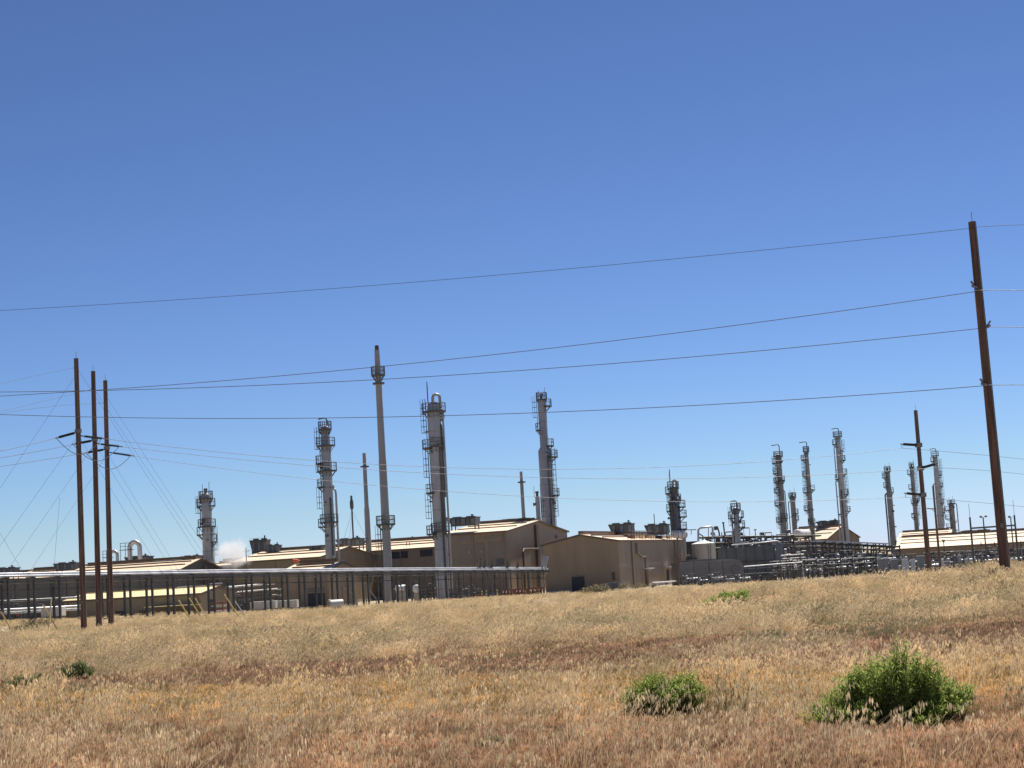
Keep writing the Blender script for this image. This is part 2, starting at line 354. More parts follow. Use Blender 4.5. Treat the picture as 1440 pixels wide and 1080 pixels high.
def scatter(name, label, cat, tufts, pts, rot, scl, idx):
    """one object whose points carry the tufts"""
    col = bpy.data.collections.new(name + '_tufts')
    for t in tufts: col.objects.link(t)
    me = bpy.data.meshes.new(name); me.from_pydata(pts.tolist(), [], [])
    for an, ty, dat in (('rot', 'FLOAT_VECTOR', rot), ('scl', 'FLOAT', scl), ('idx', 'INT', idx)):
        A = me.attributes.new(an, ty, 'POINT'); A.data.foreach_set('vector' if ty == 'FLOAT_VECTOR' else 'value', dat.ravel())
    o = bpy.data.objects.new(name, me); COL.objects.link(o); tag(o, label, cat, kind='stuff')
    ng = bpy.data.node_groups.new(name + '_nodes', 'GeometryNodeTree'); L = ng.links.new
    ng.interface.new_socket('Geometry', in_out='INPUT', socket_type='NodeSocketGeometry'); ng.interface.new_socket('Geometry', in_out='OUTPUT', socket_type='NodeSocketGeometry')
    gi = ng.nodes.new('NodeGroupInput'); go = ng.nodes.new('NodeGroupOutput')
    ci = ng.nodes.new('GeometryNodeCollectionInfo'); ci.inputs['Collection'].default_value = col; ci.inputs['Separate Children'].default_value = True; ci.inputs['Reset Children'].default_value = True
    ip = ng.nodes.new('GeometryNodeInstanceOnPoints'); ip.inputs['Pick Instance'].default_value = True
    def na(n, t):
        k = ng.nodes.new('GeometryNodeInputNamedAttribute'); k.data_type = t; k.inputs[0].default_value = n
        return next(s for s in k.outputs if s.enabled and s.name == 'Attribute')
    L(gi.outputs[0], ip.inputs['Points']); L(ci.outputs[0], ip.inputs['Instance'])
    L(na('idx', 'INT'), ip.inputs['Instance Index'])
    er = ng.nodes.new('FunctionNodeEulerToRotation'); L(na('rot', 'FLOAT_VECTOR'), er.inputs[0]); L(er.outputs[0], ip.inputs['Rotation'])
    L(na('scl', 'FLOAT'), ip.inputs['Scale']); L(ip.outputs[0], go.inputs[0])
    md = o.modifiers.new('tufts', 'NODES'); md.node_group = ng
    return o

rg = np.random.default_rng(7)
CLEAR = [(G(1250, 18.5, 0).x, 17.0, 1.12, 2.35), (G(935, 21.2, 0).x, 20.0, .70, 1.9)]
CLEAR_LOW = [(G(1250, 18.5, 0).x, 18.6, .8, .6), (G(935, 21.2, 0).x, 21.3, .45, .4)]   # no grass where the two big shrubs stand
def vnoise(x, y, s, seed):
    """cheap value noise"""
    x = x / s; y = y / s; xi = np.floor(x).astype(int); yi = np.floor(y).astype(int); fx = x - xi; fy = y - yi
    fx = fx * fx * (3 - 2 * fx); fy = fy * fy * (3 - 2 * fy)
    h = lambda a, b: np.modf(np.abs(np.sin(a * 127.1 + b * 311.7 + seed * 74.7) * 43758.5453))[0]
    return (h(xi, yi) * (1 - fx) + h(xi + 1, yi) * fx) * (1 - fy) + (h(xi, yi + 1) * (1 - fx) + h(xi + 1, yi + 1) * fx) * fy
def field(y0, y1, dens, mask=None, low=False):
    """random points in the visible wedge of the field and a margin round it"""
    n = int(dens * (.36 * (y1 ** 2 - y0 ** 2) + 6 * (y1 - y0)))
    y = np.sqrt(rg.uniform(y0 ** 2, y1 ** 2, n)); x = rg.uniform(-1, 1, n) * (.36 * y + 3)
    k = np.ones(n, bool)
    for cx, cy, rx, ry in (CLEAR_LOW if low else CLEAR): k &= ((x - cx) / rx) ** 2 + ((y - cy) / ry) ** 2 > 1
    x, y = x[k], y[k]; n = len(x)
    if mask is not None:
        k = rg.random(n) < mask(x, y); x, y = x[k], y[k]
    return x, y
def place(name, label, cat, tufts, xy, smin, smax, tilt=.15, grow=None):
    x = np.concatenate([a for a, b in xy]); y = np.concatenate([b for a, b in xy]); n = len(x)
    z = np.array([gz(a, b) for a, b in zip(x, y)])
    rot = np.stack([rg.uniform(-tilt, tilt, n), rg.uniform(-tilt, tilt, n), rg.uniform(-.7, .7, n)], 1).astype(np.float32)
    scl = rg.uniform(smin, smax, n).astype(np.float32)
    if grow is not None: scl = (scl * grow(x, y)).astype(np.float32)
    idx = rg.integers(0, len(tufts), n).astype(np.int32)
    return scatter(name, label, cat, tufts, np.stack([x, y, z], 1), rot, scl, idx)

gm_tall = grass_mat('dry_bunchgrass', [(13, (.50, .345, .185)), (20, (.53, .37, .20)), (24, (.66, .48, .22)), (28, (.62, .44, .22)), (31, (.46, .31, .185)), (37, (.48, .34, .19)), (42, (.57, .435, .26)), (52, (.52, .41, .24)), (68, (.64, .49, .295)), (112, (.67, .52, .315))], (.84, .68, .44), greenmix=(.27, .255, .115))
gm_low = grass_mat('cheatgrass', BANDS, (.58, .42, .26), greenmix=None, tipw=.32)
gm_grey = grass_mat('grey_green_forb', [(13, (.21, .205, .11)), (60, (.26, .25, .13))], (.36, .33, .19))
near_t = [tuft_mesh('bunchgrass_tuft', gm_tall, 30, .15, .50, .0085, i, .7, lean=.45) for i in range(5)]
far_t = [tuft_mesh('bunchgrass_clump', gm_tall, 40, .32, .52, .017, 20 + i, .3, lean=.45) for i in range(5)]
low_t = [tuft_mesh('cheatgrass_tuft', gm_low, 44, .17, .25, .0065, 40 + i, .9, lean=.3, droop=.45) for i in range(5)]
lowf_t = [tuft_mesh('cheatgrass_clump', gm_low, 50, .30, .27, .012, 60 + i, .4, lean=.25, droop=.4) for i in range(4)]
grey_t = [tuft_mesh('forb_tuft', gm_grey, 60, .16, .30, .008, 80 + i, .3, lean=.1, droop=.1) for i in range(4)]

tall_mask = lambda x, y: np.clip((vnoise(x, y, 4.5, 1) * .6 + vnoise(x, y, 1.4, 2) * .4 - .53) * 7, .02, 1)
low_mask = lambda x, y: np.where((vnoise(x, y, .8, 3) > .12), 1, .3)
big_t = [tuft_mesh('feather_clump', gm_tall, 90, .34, .72, .013, 100 + i, .6, lean=.5, droop=.3) for i in range(4)]
clump_mask = lambda x, y: (vnoise(x, y, 3.2, 21) > .52) * np.clip(vnoise(x, y, 9, 22) * 1.6, .15, 1)
place('bunchgrass', 'tall pale straw bunchgrass with seed heads scattered through the near field', 'grass', near_t,
      [field(12, 22.5, 15, tall_mask), field(22.5, 29, 7, tall_mask), field(38, 46, 12, tall_mask), field(29, 38, 7, lambda x, y: (vnoise(x, y, 3.5, 41) > np.where(x > 4, .55, .80)) * tall_mask(x, y))], .6, 1.1)
place('feather_grass', 'big leaning feathery clumps of pale grass in the middle and far field', 'grass', big_t,
      [field(14, 29, .5, clump_mask), field(38, 70, 2.0, clump_mask), field(70, 106, 1.6, clump_mask)], .55, 1.2)
stalk_t = [tuft_mesh('stalk_tuft', gm_tall, 7, .10, .78, .0085, 130 + i, 1.0, lean=.45, droop=.22, segs=4) for i in range(5)]
place('grass_stalks', 'long pale bent grass stalks standing above the low grass near the camera', 'grass', stalk_t,
      [field(13, 24, 7, lambda x, y: np.clip(vnoise(x, y, 2.2, 51) * 1.5, .1, 1)), field(24, 29, 2.5)], .6, 1.1)
place('straw_grass', 'pale olive and straw dry grass covering the far half of the field', 'grass', far_t,
      [field(36, 62, 11, lambda x, y: np.clip((y - 37) / 6, .03, 1) * (.35 + .65 * (vnoise(x, y, 3, 5) > .35))), field(62, 112, 5.5)], .6, 1.05,
      grow=lambda x, y: .55 + .4 * vnoise(x, y, 5, 9) + .45 * vnoise(x, y, 1.3, 19) ** 2)
place('cheatgrass', 'low reddish brown cheatgrass carpeting the near half of the field', 'grass', low_t, [field(12, 26, 42, low_mask, True)], .7, 1.2, grow=lambda x, y: .75 + .5 * vnoise(x, y, 2.5, 4))
place('russet_grass', 'low russet and gold grass band across the middle of the field', 'grass', lowf_t, [field(25, 46, 22, low_mask), field(46, 62, 5)], .6, 1.1)
place('forbs', 'small grey green forbs dotted among the dry grass', 'weeds', grey_t,
      [field(13, 40, 5, lambda x, y: (vnoise(x, y, 2.6, 12) > .82) * .6), field(40, 75, 1.5, lambda x, y: (vnoise(x, y, 4, 13) > .8) * 1.0)], .6, 1.3)
place('slope_grass', 'sparse tan grass on the slope between the field and the plant yard', 'grass', far_t,
      [field(112, 165, .9, lambda x, y: (vnoise(x, y, 9, 31) > .35) * 1.0), field(165, 236, .35, lambda x, y: (vnoise(x, y, 12, 33) > .5) * 1.0)], .6, 1.0)
# ------------------------------------------------------------------ shrubs
def leaf_mat(name, c1, c2, c3, transl=.55):
    m = bpy.data.materials.new(name); m.use_nodes = True; nt = m.node_tree; nt.nodes.clear(); L = nt.links.new
    out = nd(nt, 'ShaderNodeOutputMaterial'); at_ = nd(nt, 'ShaderNodeAttribute', attribute_name='Col'); sp = nd(nt, 'ShaderNodeSeparateColor'); L(at_.outputs['Color'], sp.inputs[0])
    rp = nd(nt, 'ShaderNodeValToRGB'); e = rp.color_ramp.elements
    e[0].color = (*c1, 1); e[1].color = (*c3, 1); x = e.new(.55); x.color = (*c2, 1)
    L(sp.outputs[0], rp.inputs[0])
    d1 = nd(nt, 'ShaderNodeBsdfDiffuse'); t1 = nd(nt, 'ShaderNodeBsdfTranslucent'); mx = nd(nt, 'ShaderNodeMixShader'); mx.inputs[0].default_value = transl
    L(rp.outputs[0], d1.inputs[0]); L(rp.outputs[0], t1.inputs[0]); L(d1.outputs[0], mx.inputs[1]); L(t1.outputs[0], mx.inputs[2]); L(mx.outputs[0], out.inputs[0])
    return m
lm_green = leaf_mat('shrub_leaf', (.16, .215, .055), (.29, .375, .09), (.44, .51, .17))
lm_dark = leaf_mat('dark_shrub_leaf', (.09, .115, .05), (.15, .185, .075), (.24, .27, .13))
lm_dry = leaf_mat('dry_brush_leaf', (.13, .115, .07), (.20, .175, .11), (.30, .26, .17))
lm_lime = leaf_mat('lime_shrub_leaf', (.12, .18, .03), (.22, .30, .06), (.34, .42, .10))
twig_m = mat('dead_twig', (.30, .24, .16), (.42, .35, .25), 6, .85)
stem_m = mat('shrub_stem', (.10, .085, .045), (.16, .13, .07), 6, .8)

def shrub(name, label, px, d, lobes, nstem, nleaf, lm, ll=.05, lw=.011, seed=1, group=None, cat='shrub', grow=1.0):
    """lobes: (offset x, offset y, width radius, height) of bunches of upright stems, metres"""
    r = random.Random(seed); b = G(px, d, gz((px - 720) / F * d, d)); b.z = gz(b.x, b.y) - .02
    root = thing(name, label, cat, b, group=group); st = MB(); V = []; Fc = []; C = []
    tot = sum(l[2] * l[3] for l in lobes)
    for (lx, ly, lr, lh) in lobes:
        lh *= grow
        k = max(3, int(nstem * lr * lh / tot))
        for s in range(k):
            a = r.uniform(0, 2 * PI); q = math.sqrt(r.random())
            tx, ty = lx + lr * q * math.cos(a), ly + lr * .85 * q * math.sin(a)
            tz = lh * (1 - .42 * q ** 3) * r.uniform(.78, 1.05)
            bx, by = lx * .72 + lr * .35 * q * math.cos(a), ly * .72 + lr * .35 * q * math.sin(a)
            pts = []
            for i in range(5):
                t = i / 4; e = t ** 1.25
                pts.append((bx + (tx - bx) * e + r.uniform(-.012, .012), by + (ty - by) * e + r.uniform(-.012, .012), tz * (t ** .85)))
            st.tube(pts, .006, 4, caps=False, r2=.002)
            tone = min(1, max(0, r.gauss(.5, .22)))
            for i in range(max(4, nleaf // nstem)):
                t = r.uniform(.22, 1.06) if r.random() < .7 else r.uniform(.6, 1.08)
                j = min(3, int(t * 4)); u = t * 4 - j; p, p2 = Vector(pts[j]), Vector(pts[j + 1])
                c = p + (p2 - p) * u + Vector((r.gauss(0, .022), r.gauss(0, .022), r.gauss(0, .018)))
                dv = Vector((r.gauss(0, .7), r.gauss(0, .7), r.uniform(.2, 1.4))).normalized(); sd = dv.cross(Vector((r.gauss(0, 1), r.gauss(0, 1), r.gauss(0, 1)))).normalized()
                le = ll * r.uniform(.6, 1.25); wi = lw * r.uniform(.7, 1.3); n = len(V)
                V += [tuple(c), tuple(c + dv * le * .5 + sd * wi * .5), tuple(c + dv * le), tuple(c + dv * le * .5 - sd * wi * .5)]
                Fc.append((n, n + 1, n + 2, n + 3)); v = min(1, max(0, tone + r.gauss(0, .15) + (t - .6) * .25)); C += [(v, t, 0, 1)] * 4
    st.build('stems', stem_m, root)
    tw = MB()
    for k in range(max(4, nstem // 45)):
        lx, ly, lr, lh = r.choice(lobes); a = r.uniform(0, 2 * PI); e = Vector((lx + lr * 1.1 * math.cos(a), ly + lr * math.sin(a), lh * r.uniform(.5, 1.15)))
        b0 = Vector((lx * .7, ly * .7, 0)); tw.tube([b0, b0.lerp(e, .55) + Vector((r.uniform(-.03, .03), 0, .04)), e, e + Vector((r.uniform(-.08, .1), r.uniform(-.05, .05), r.uniform(-.02, .06)))], .005, 4, caps=False, r2=.002)
    tw.build('dead_twigs', twig_m, root)
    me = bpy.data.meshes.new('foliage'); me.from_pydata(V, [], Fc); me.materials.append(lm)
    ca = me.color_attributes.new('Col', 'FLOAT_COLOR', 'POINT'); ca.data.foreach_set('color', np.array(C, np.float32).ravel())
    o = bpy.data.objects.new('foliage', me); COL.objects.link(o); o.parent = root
    return root
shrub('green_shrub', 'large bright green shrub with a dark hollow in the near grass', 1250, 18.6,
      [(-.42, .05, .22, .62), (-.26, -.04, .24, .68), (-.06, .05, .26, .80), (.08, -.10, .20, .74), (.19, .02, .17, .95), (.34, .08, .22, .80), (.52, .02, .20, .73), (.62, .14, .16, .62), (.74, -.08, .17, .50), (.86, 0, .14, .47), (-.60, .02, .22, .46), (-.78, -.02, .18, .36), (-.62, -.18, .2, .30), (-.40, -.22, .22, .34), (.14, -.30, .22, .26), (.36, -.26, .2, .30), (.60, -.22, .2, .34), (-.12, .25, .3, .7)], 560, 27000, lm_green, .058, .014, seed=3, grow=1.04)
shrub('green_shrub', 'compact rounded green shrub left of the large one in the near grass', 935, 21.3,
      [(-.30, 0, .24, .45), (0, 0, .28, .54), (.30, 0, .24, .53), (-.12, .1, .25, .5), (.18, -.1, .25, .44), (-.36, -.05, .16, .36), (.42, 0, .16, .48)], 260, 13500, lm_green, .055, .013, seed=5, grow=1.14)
shrub('low_shrub', 'dark green low shrub on the crest below the small conical tank', 1022, 62, [(-.55, 0, .4, .5), (0, 0, .45, .62), (.55, 0, .4, .7)], 120, 3500, lm_green, .12, .035, 8, grow=1.2)
shrub('low_shrub', 'tiny green tuft alone in straw grass below the end of the tan front building', 882, 51, [(0, 0, .25, .38)], 40, 900, lm_green, .10, .03, 9)
shrub('dark_tussock', 'dark olive tussock in the grass in front of the three wooden poles', 106, 37, [(-.15, 0, .25, .36), (.15, 0, .25, .42)], 110, 2600, lm_dark, .11, .016, 10, grow=1.25)
shrub('dark_tussock', 'flat grey green tussock at the left edge of the field', 46, 35, [(-.3, 0, .3, .22), (.2, 0, .3, .24)], 90, 2000, lm_dark, .09, .016, 11, grow=1.6)
shrub('lime_shrub', 'lime green shrub top poking up at the bottom left edge', 42, 16.3, [(-.1, 0, .17, .16), (.08, 0, .15, .19)], 60, 1500, lm_lime, .05, .012, 12)
shrub('weed_clump', 'sage green weed clump beyond the large shrub amid pale grass', 1152, 47, [(0, 0, .3, .4), (.3, 0, .25, .3)], 50, 1200, lm_dark, .11, .03, 13)
shrub('weed_clump', 'blue green weed clump standing alone in russet grass at mid field', 600, 31, [(0, 0, .2, .2)], 40, 800, lm_dark, .07, .016, 14)
shrub('weed_clump', 'grey green weed clump near the bottom edge below mid field', 690, 17.6, [(0, 0, .16, .22), (.18, 0, .14, .2)], 60, 1400, lm_dark, .05, .009, 15)
shrub('weed_clump', 'grey green weed clump at the very bottom edge left of centre', 455, 17.2, [(0, 0, .18, .17)], 50, 1100, lm_dark, .045, .009, 16)

# ------------------------------------------------------------------ wooden power poles
def pole_thing(label, px, d, top, px_top, h_below=.0, r0=.185, r1=.13, group='wooden power poles', rod=.4):
    """pole from the ground at column px up to the picture point (px_top, top)"""
    X = (px - 720) / F * d; b = G(px, d, gz(X, d)); b.z = gz(b.x, b.y)
    t = at(px_top, top, d) - b
    root = thing('utility_pole', label, 'utility pole', b, group=group)
    n = 9; MB().tube([Vector((t.x * i / n, t.y * i / n, -.3 + (t.z + .3) * i / n)) for i in range(n + 1)], r0, 14, r2=r1).build('shaft', M['pole'], root)
    if rod: MB().tube([t, t + Vector((0, 0, rod))], .012, 4).build('lightning_rod', M['hardware'], root)
    cr = random.Random(int(px)); cm = Matrix.Rotation(cr.uniform(-2.2, -.9), 3, 'Z')
    gw = [t * f + cm @ Vector(((r0 + (r1 - r0) * f) + .012, 0, 0)) for f in [i / 12 for i in range(13)]]; MB().tube(gw, .014, 5).build('ground_wire', M['hardware'], root)
    MB().box(t * (2.0 / t.length) + Vector((-.03, -(r0 + .005), 0)), (.10, .02, .16)).build('tag_plate', M['hardware'], root)
    for f in (.965, .90): MB().tube([t * f + Vector((0, -r1 - .05, 0)), t * f + Vector((0, r1 + .05, 0))], .018, 6).build('bolt', M['hardware'], root)
    return root, b, t
def on_pole(b, t, py, d):
    """local point on the pole axis at picture row py"""
    z = None; lo, hi = 0.0, 1.0
    for _ in range(40):
        m = (lo + hi) / 2; p = b + t * m
        if proj(p)[1] > py: lo = m
        else: hi = m
    return t * ((lo + hi) / 2)
def string(root, p, q, r=.05, sheds=14, name='insulator'):
    """polymer insulator: a rod with sheds between two local points, with end clamps"""
    p, q = Vector(p), Vector(q); d = q - p; L = d.length; z = d.normalized(); up = Vector((0, 0, 1)); x = up.cross(z).normalized(); y = z.cross(x)
    A = Matrix((x, y, z)).transposed(); prof = [(.02, 0), (.03, L * .06)]
    for i in range(sheds):
        a = L * (.08 + .84 * i / sheds); s = L * .84 / sheds
        prof += [(r * .5, a), (r, a + s * .35), (r * .5, a + s * .7)]
    prof += [(.03, L * .95), (.02, L)]
    o = MB().lathe(prof, p, 8, A).build(name, M['insul'], root)
    MB().bar(p - z * .12, p + z * .04, .06).build('clamp', M['hardware'], o); MB().bar(q - z * .03, q + z * .14, .06).build('clamp', M['hardware'], o)
    return o

big, bb, bt = pole_thing('tallest and nearest wooden pole with three line posts, at the right', 1415, 62, 312, 1367, r0=.20, r1=.145)
for py, sx in ((404, -1), (461, 1), (541, -1)):
    a = on_pole(bb, bt, py, 62); q = a + Vector((sx * .22, -.1, .12)); string(big, a + Vector((sx * .10, -.06, -.05)), q, .06, 5, 'line_post')
    MB().bar(a + Vector((sx * .08, -.12, -.02)), a + Vector((sx * .28, -.14, .05)), .07, .09).build('bracket', M['hardware'], big)
pls = []
for lab, px, d, top, ptx in (('front wooden pole of the three dead end poles at the left', 118.5, 98, 504, 107),
                             ('middle wooden pole of the three dead end poles', 139.5, 103, 522, 131),
                             ('rear shortest looking wooden pole of the three dead end poles', 156.5, 108, 535, 148)):
    pls.append(pole_thing(lab, px, d, top, ptx, r0=.185, r1=.135) + (d,))
mid, mb_, mt_ = pole_thing('wooden pole with three side mounted insulators in front of the far right shed', 1308, 116, 577, 1287.5, r0=.19, r1=.13)
far, fb_, ft_ = pole_thing('thin dark pole with one short crossarm behind the insulator pole', 1323.5, 190, 683, 1312, r0=.15, r1=.11, rod=0)
a = on_pole(fb_, ft_, 716, 190); MB().bar(a + Vector((.1, -.15, 0)), a + Vector((-.95, -.15, .12)), .11).build('crossarm', M['pole'], far)
MB().tube([a + Vector((-.4, -.15, .05)), a * .95], .03, 6).build('brace', M['hardware'], far)
MB().lathe([(.16, 0), (.16, 2.0)], (.25, -.25, .1), 12).build('cable_guard', M['cabinet_pale'], far)
stub, sb_, st_ = pole_thing('short brown pole with stubby crossarms at the corner of the tan front building', 955, 236, 757, 952.5, r0=.15, r1=.11, rod=0)
for py in (787, 790.5):
    a = on_pole(sb_, st_, py, 236); MB().bar(a + Vector((-.55, -.18, -.1)), a + Vector((.7, -.18, .06)), .13).build('crossarm', M['pole'], stub)

# insulators of the mid pole
mi = {}
for k, (py, ex, ey) in {'w5': (626, 1268, 624.5), 'w6': (658.5, 1317, 652), 'w7': (696, 1273, 693.5)}.items():
    a = on_pole(mb_, mt_, py, 116); q = at(ex, ey, 114.5) - mb_
    string(mid, a, q, .10, 16); mi[k] = q + mb_
    MB().box(a + Vector((0, -.02, 0)), (.42, .42, .3)).build('bracket', M['hardware'], mid)
    MB().tube([q, q - Vector((0, 0, .28))], .02, 5).build('suspension_clamp', M['hardware'], mid)
# dead-end insulators
dl, dr = [], []
for (root, b, t, d), (lpy, lx, ly), (rpy, rx, ry) in zip(pls,
        ((607.5, 80.5, 615.5), (619, 104, 624.5), (631.5, 122, 636.5)), ((612.5, 146, 616.8), (623.5, 170, 628), (635.5, 186, 641))):
    a = on_pole(b, t, lpy, d); q = at(lx, ly, d - 1.2) - b
    string(root, a + (q - a) * .12, q, .085, 16); MB().bar(a, a + (q - a) * .13, .07).build('yoke', M['hardware'], root); dl.append(q + b)
    a2 = on_pole(b, t, rpy, d); q2 = at(rx, ry, d + 1.0) - b
    string(root, a2 + (q2 - a2) * .18, q2, .085, 16); MB().bar(a2, a2 + (q2 - a2) * .19, .07).build('yoke', M['hardware'], root); dr.append(q2 + b)
    MB().lathe([(.21, 0), (.21, .22)], a - Vector((0, 0, .05)), 14).build('collar', M['hardware'], root)
    # jumper loop under the pole
    j = [q.lerp(q2, i / 12) - Vector((0, .35, math.sin(PI * i / 12) * 1.0)) for i in range(13)]
    MB().tube(j, .02, 5).build('jumper', M['wire'], root)

# ------------------------------------------------------------------ wires
def wire(label, ctl, r=.012, m='wire', name='power_line', cat='wire', group=None, ext=True):
    """ctl: (px, py, d) picture points; a smooth sagging curve runs through them"""
    P = [c if isinstance(c, Vector) else at(*c) for c in ctl]
    t = [0.0]
    for a, b in zip(P, P[1:]): t.append(t[-1] + (b - a).length)
    A = np.array([[p.x, p.y, p.z] for p in P]); deg = min(2, len(P) - 1)
    cx, cy, cz = (np.polyfit(t, A[:, i], 1 if i < 2 else deg) for i in range(3))
    n = 40; q = []
    for i in range(n + 1):
        u = t[-1] * i / n; q.append(Vector((np.polyval(cx, u), np.polyval(cy, u), np.polyval(cz, u))))
    # keep the ends exactly on their fittings
    e0, e1 = P[0] - q[0], P[-1] - q[-1]
    for i in range(n + 1): s = i / n; q[i] = q[i] + e0 * (1 - s) ** 3 + e1 * s ** 3
    o = MB().tube([p - q[0] for p in q], r, 5).build(name, M[m], None, q[0]); return tag(o, label, cat, group)
def pw(py, dd=0.0, off=0):  # a point on the big pole
    return bb + on_pole(bb, bt, py, 62) + Vector((off, -.22, 0))
dz = lambda px: 62 + (1400 - px) * .0125 # depth of the roadside line
GW = 'conductors of the roadside line'
wire('topmost thin wire sloping from the tip of the nearest pole', [pw(322), (1000, 366.5, dz(1000)), (550, 405, dz(550)), (0, 438, dz(0)), (-260, 449, dz(-260))], .010, 'wire_dark', group=GW)
wire('second wire down, tied to the highest line post of the nearest pole', [pw(411, off=-.2), (900, 476, dz(900)), (550, 519, dz(550)), (240, 545, dz(240)), (0, 558.5, dz(0)), (-260, 568, dz(-260))], .014, group=GW)
wire('third wire down, tied to the middle line post of the nearest pole', [pw(462, off=.2), (900, 507.5, dz(900)), (550, 537, dz(550)), (240, 549.7, dz(240)), (0, 553, dz(0)), (-260, 550, dz(-260))], .014, group=GW)
wire('lowest roadside wire, tied to the bottom line post of the nearest pole', [pw(543, off=-.2), (900, 575, dz(900)), (600, 588, dz(600)), (240, 590, dz(240)), (0, 583.5, dz(0)), (-260, 570, dz(-260))], .014, group=GW)
for nm, a, b, off in (('highest', 409, 408.5, -.2), ('middle', 461, 460, .2), ('bottom', 542, 541, -.2)):
    wire('pale wire leaving the %s line post of the nearest pole towards the right edge' % nm, [pw(a, off=off), (1440, b, 60), (1560, b + 2, 55)], .014, 'glint_wire', group=GW)
wire('faint top wire leaving the tip of the nearest pole towards the right edge', [pw(321), (1440, 317, 60), (1560, 313, 55)], .009, 'wire_dark', group=GW)
GD = 'conductors between the dead end poles and the insulator pole'
low = Vector((0, 0, -.28))
wire('upper slack wire from the front dead end pole to the insulator pole', [dr[0], (450, 651, 105), (700, 661, 108), (1080, 650.5, 113), mi['w5'] + low], .014, 'glint_wire', group=GD)
wire('middle slack wire from the middle dead end pole to the insulator pole', [dr[1], (450, 657, 107), (650, 668.5, 109), (900, 674.5, 112), (1100, 670, 114), mi['w6'] + low], .014, 'glint_wire', group=GD)
wire('lowest slack wire from the rear dead end pole to the insulator pole', [dr[2], (450, 673, 109), (650, 692, 111), (960, 707, 113), (1160, 703.5, 115), mi['w7'] + low], .014, 'glint_wire', group=GD)
GR = 'conductors right of the insulator pole'
for k, lab, e in (('w5', 'upper wire running right from the insulator pole', (646, 655)), ('w6', 'middle wire running right from the insulator pole', (669, 678)), ('w7', 'lowest wire running right from the insulator pole', (713, 722))):
    wire(lab, [mi[k] + low, (1440, e[0], 128), (1520, e[1], 135)], .013, group=GR)
GL = 'conductors left of the dead end poles'
wire('upper wire leaving the front dead end pole towards the left edge', [dl[0], (0, 633.5, 92), (-150, 655, 82)], .015, group=GL)
wire('middle wire leaving the middle dead end pole towards the left edge', [dl[1], (0, 643, 95), (-150, 662, 84)], .015, group=GL)
wire('lowest wire leaving the rear dead end pole towards the left edge', [dl[2], (0, 655, 98), (-150, 674, 86)], .015, group=GL)
for (root, b, t, d), lab, a, e in ((pls[0], 'thin shield wire from the tip of the front dead end pole to the left edge', 516.5, (538, 92)), (pls[1], 'thin shield wire from the tip of the middle dead end pole to the left edge', 547, (577.5, 95)), (pls[2], 'thin shield wire from the tip of the rear dead end pole to the left edge', 567, (581, 98))):
    wire(lab, [b + on_pole(b, t, a, d), (0, e[0], e[1]), (-150, e[0] + 38, e[1] - 10)], .008, 'wire_dark', group='shield wires left of the dead end poles')

# guys: strand + yellow guard on the ground end
def guy(label, top, px, d, guard=True, glen=2.2, pale=False, group='guy wires of the dead end poles'):
    X = (px - 720) / F * d; g = G(px, d, gz(X, d)); g.z = gz(g.x, g.y)
    root = thing('guy_wire', label, 'guy wire', g, group=group); v = top - g
    MB().tube([(0, 0, -.05), v], .0065, 5).build('strand', M['wire_dark'], root)
    if guard: MB().tube([v.normalized() * .1, v.normalized() * (glen + .1)], .042, 8).build('guard', M['cabinet_pale' if pale else 'guard'], root)
    MB().tube([(0, 0, -.2), v.normalized() * .3], .025, 5).build('anchor_rod', M['hardware'], root)
    return root
def tp(i, py): return pls[i][1] + on_pole(pls[i][1], pls[i][2], py, pls[i][3])
guy('guy from the front dead end pole to the leftmost of the three close yellow guards', tp(0, 612), 273, 108)
guy('guy from the middle dead end pole to the middle of the three close yellow guards', tp(1, 624), 288, 112)
guy('guy from the rear dead end pole to the rightmost of the three close yellow guards', tp(2, 636), 296, 116)
guy('guy from the front dead end pole tip to the lone thick yellow guard', tp(0, 516), 341, 112, glen=2.6)
guy('guy from the middle dead end pole tip to the short pale guard', tp(1, 546), 349, 118, glen=2.0, pale=True)
guy('guy from the rear dead end pole tip to an unguarded anchor', tp(2, 556), 356, 122, guard=False)
for i, (py, px, d, gl) in enumerate(((526, -150, 92, 0), (612, -100, 90, 0), (624, -60, 93, 0), (640, -24, 96, 0))):
    guy(['long guy from the tip of the front dead end pole down to the left', 'guy from the insulators of the front dead end pole down to the left', 'guy from the insulators of the middle dead end pole down to the left', 'guy from the insulators of the rear dead end pole down to the left'][i], tp((0, 0, 1, 2)[i], py), px, d, guard=False)
# two guys coming down from a structure outside the picture on the left
for lab, px, px0, py0 in (('yellow guarded guy slanting down right at the left edge', 23, -150, 590), ('yellow guarded guy slanting down right beside the pale steep guard', 87, -160, 480)):
    guy(lab, at(px0, py0, 84), px, 99, glen=2.6, group='guys at the left edge')
guy('steep pale yellow guard and guy left of the front dead end pole', at(84, 700, 97), 67.5, 93, glen=2.3, group='guys at the left edge')
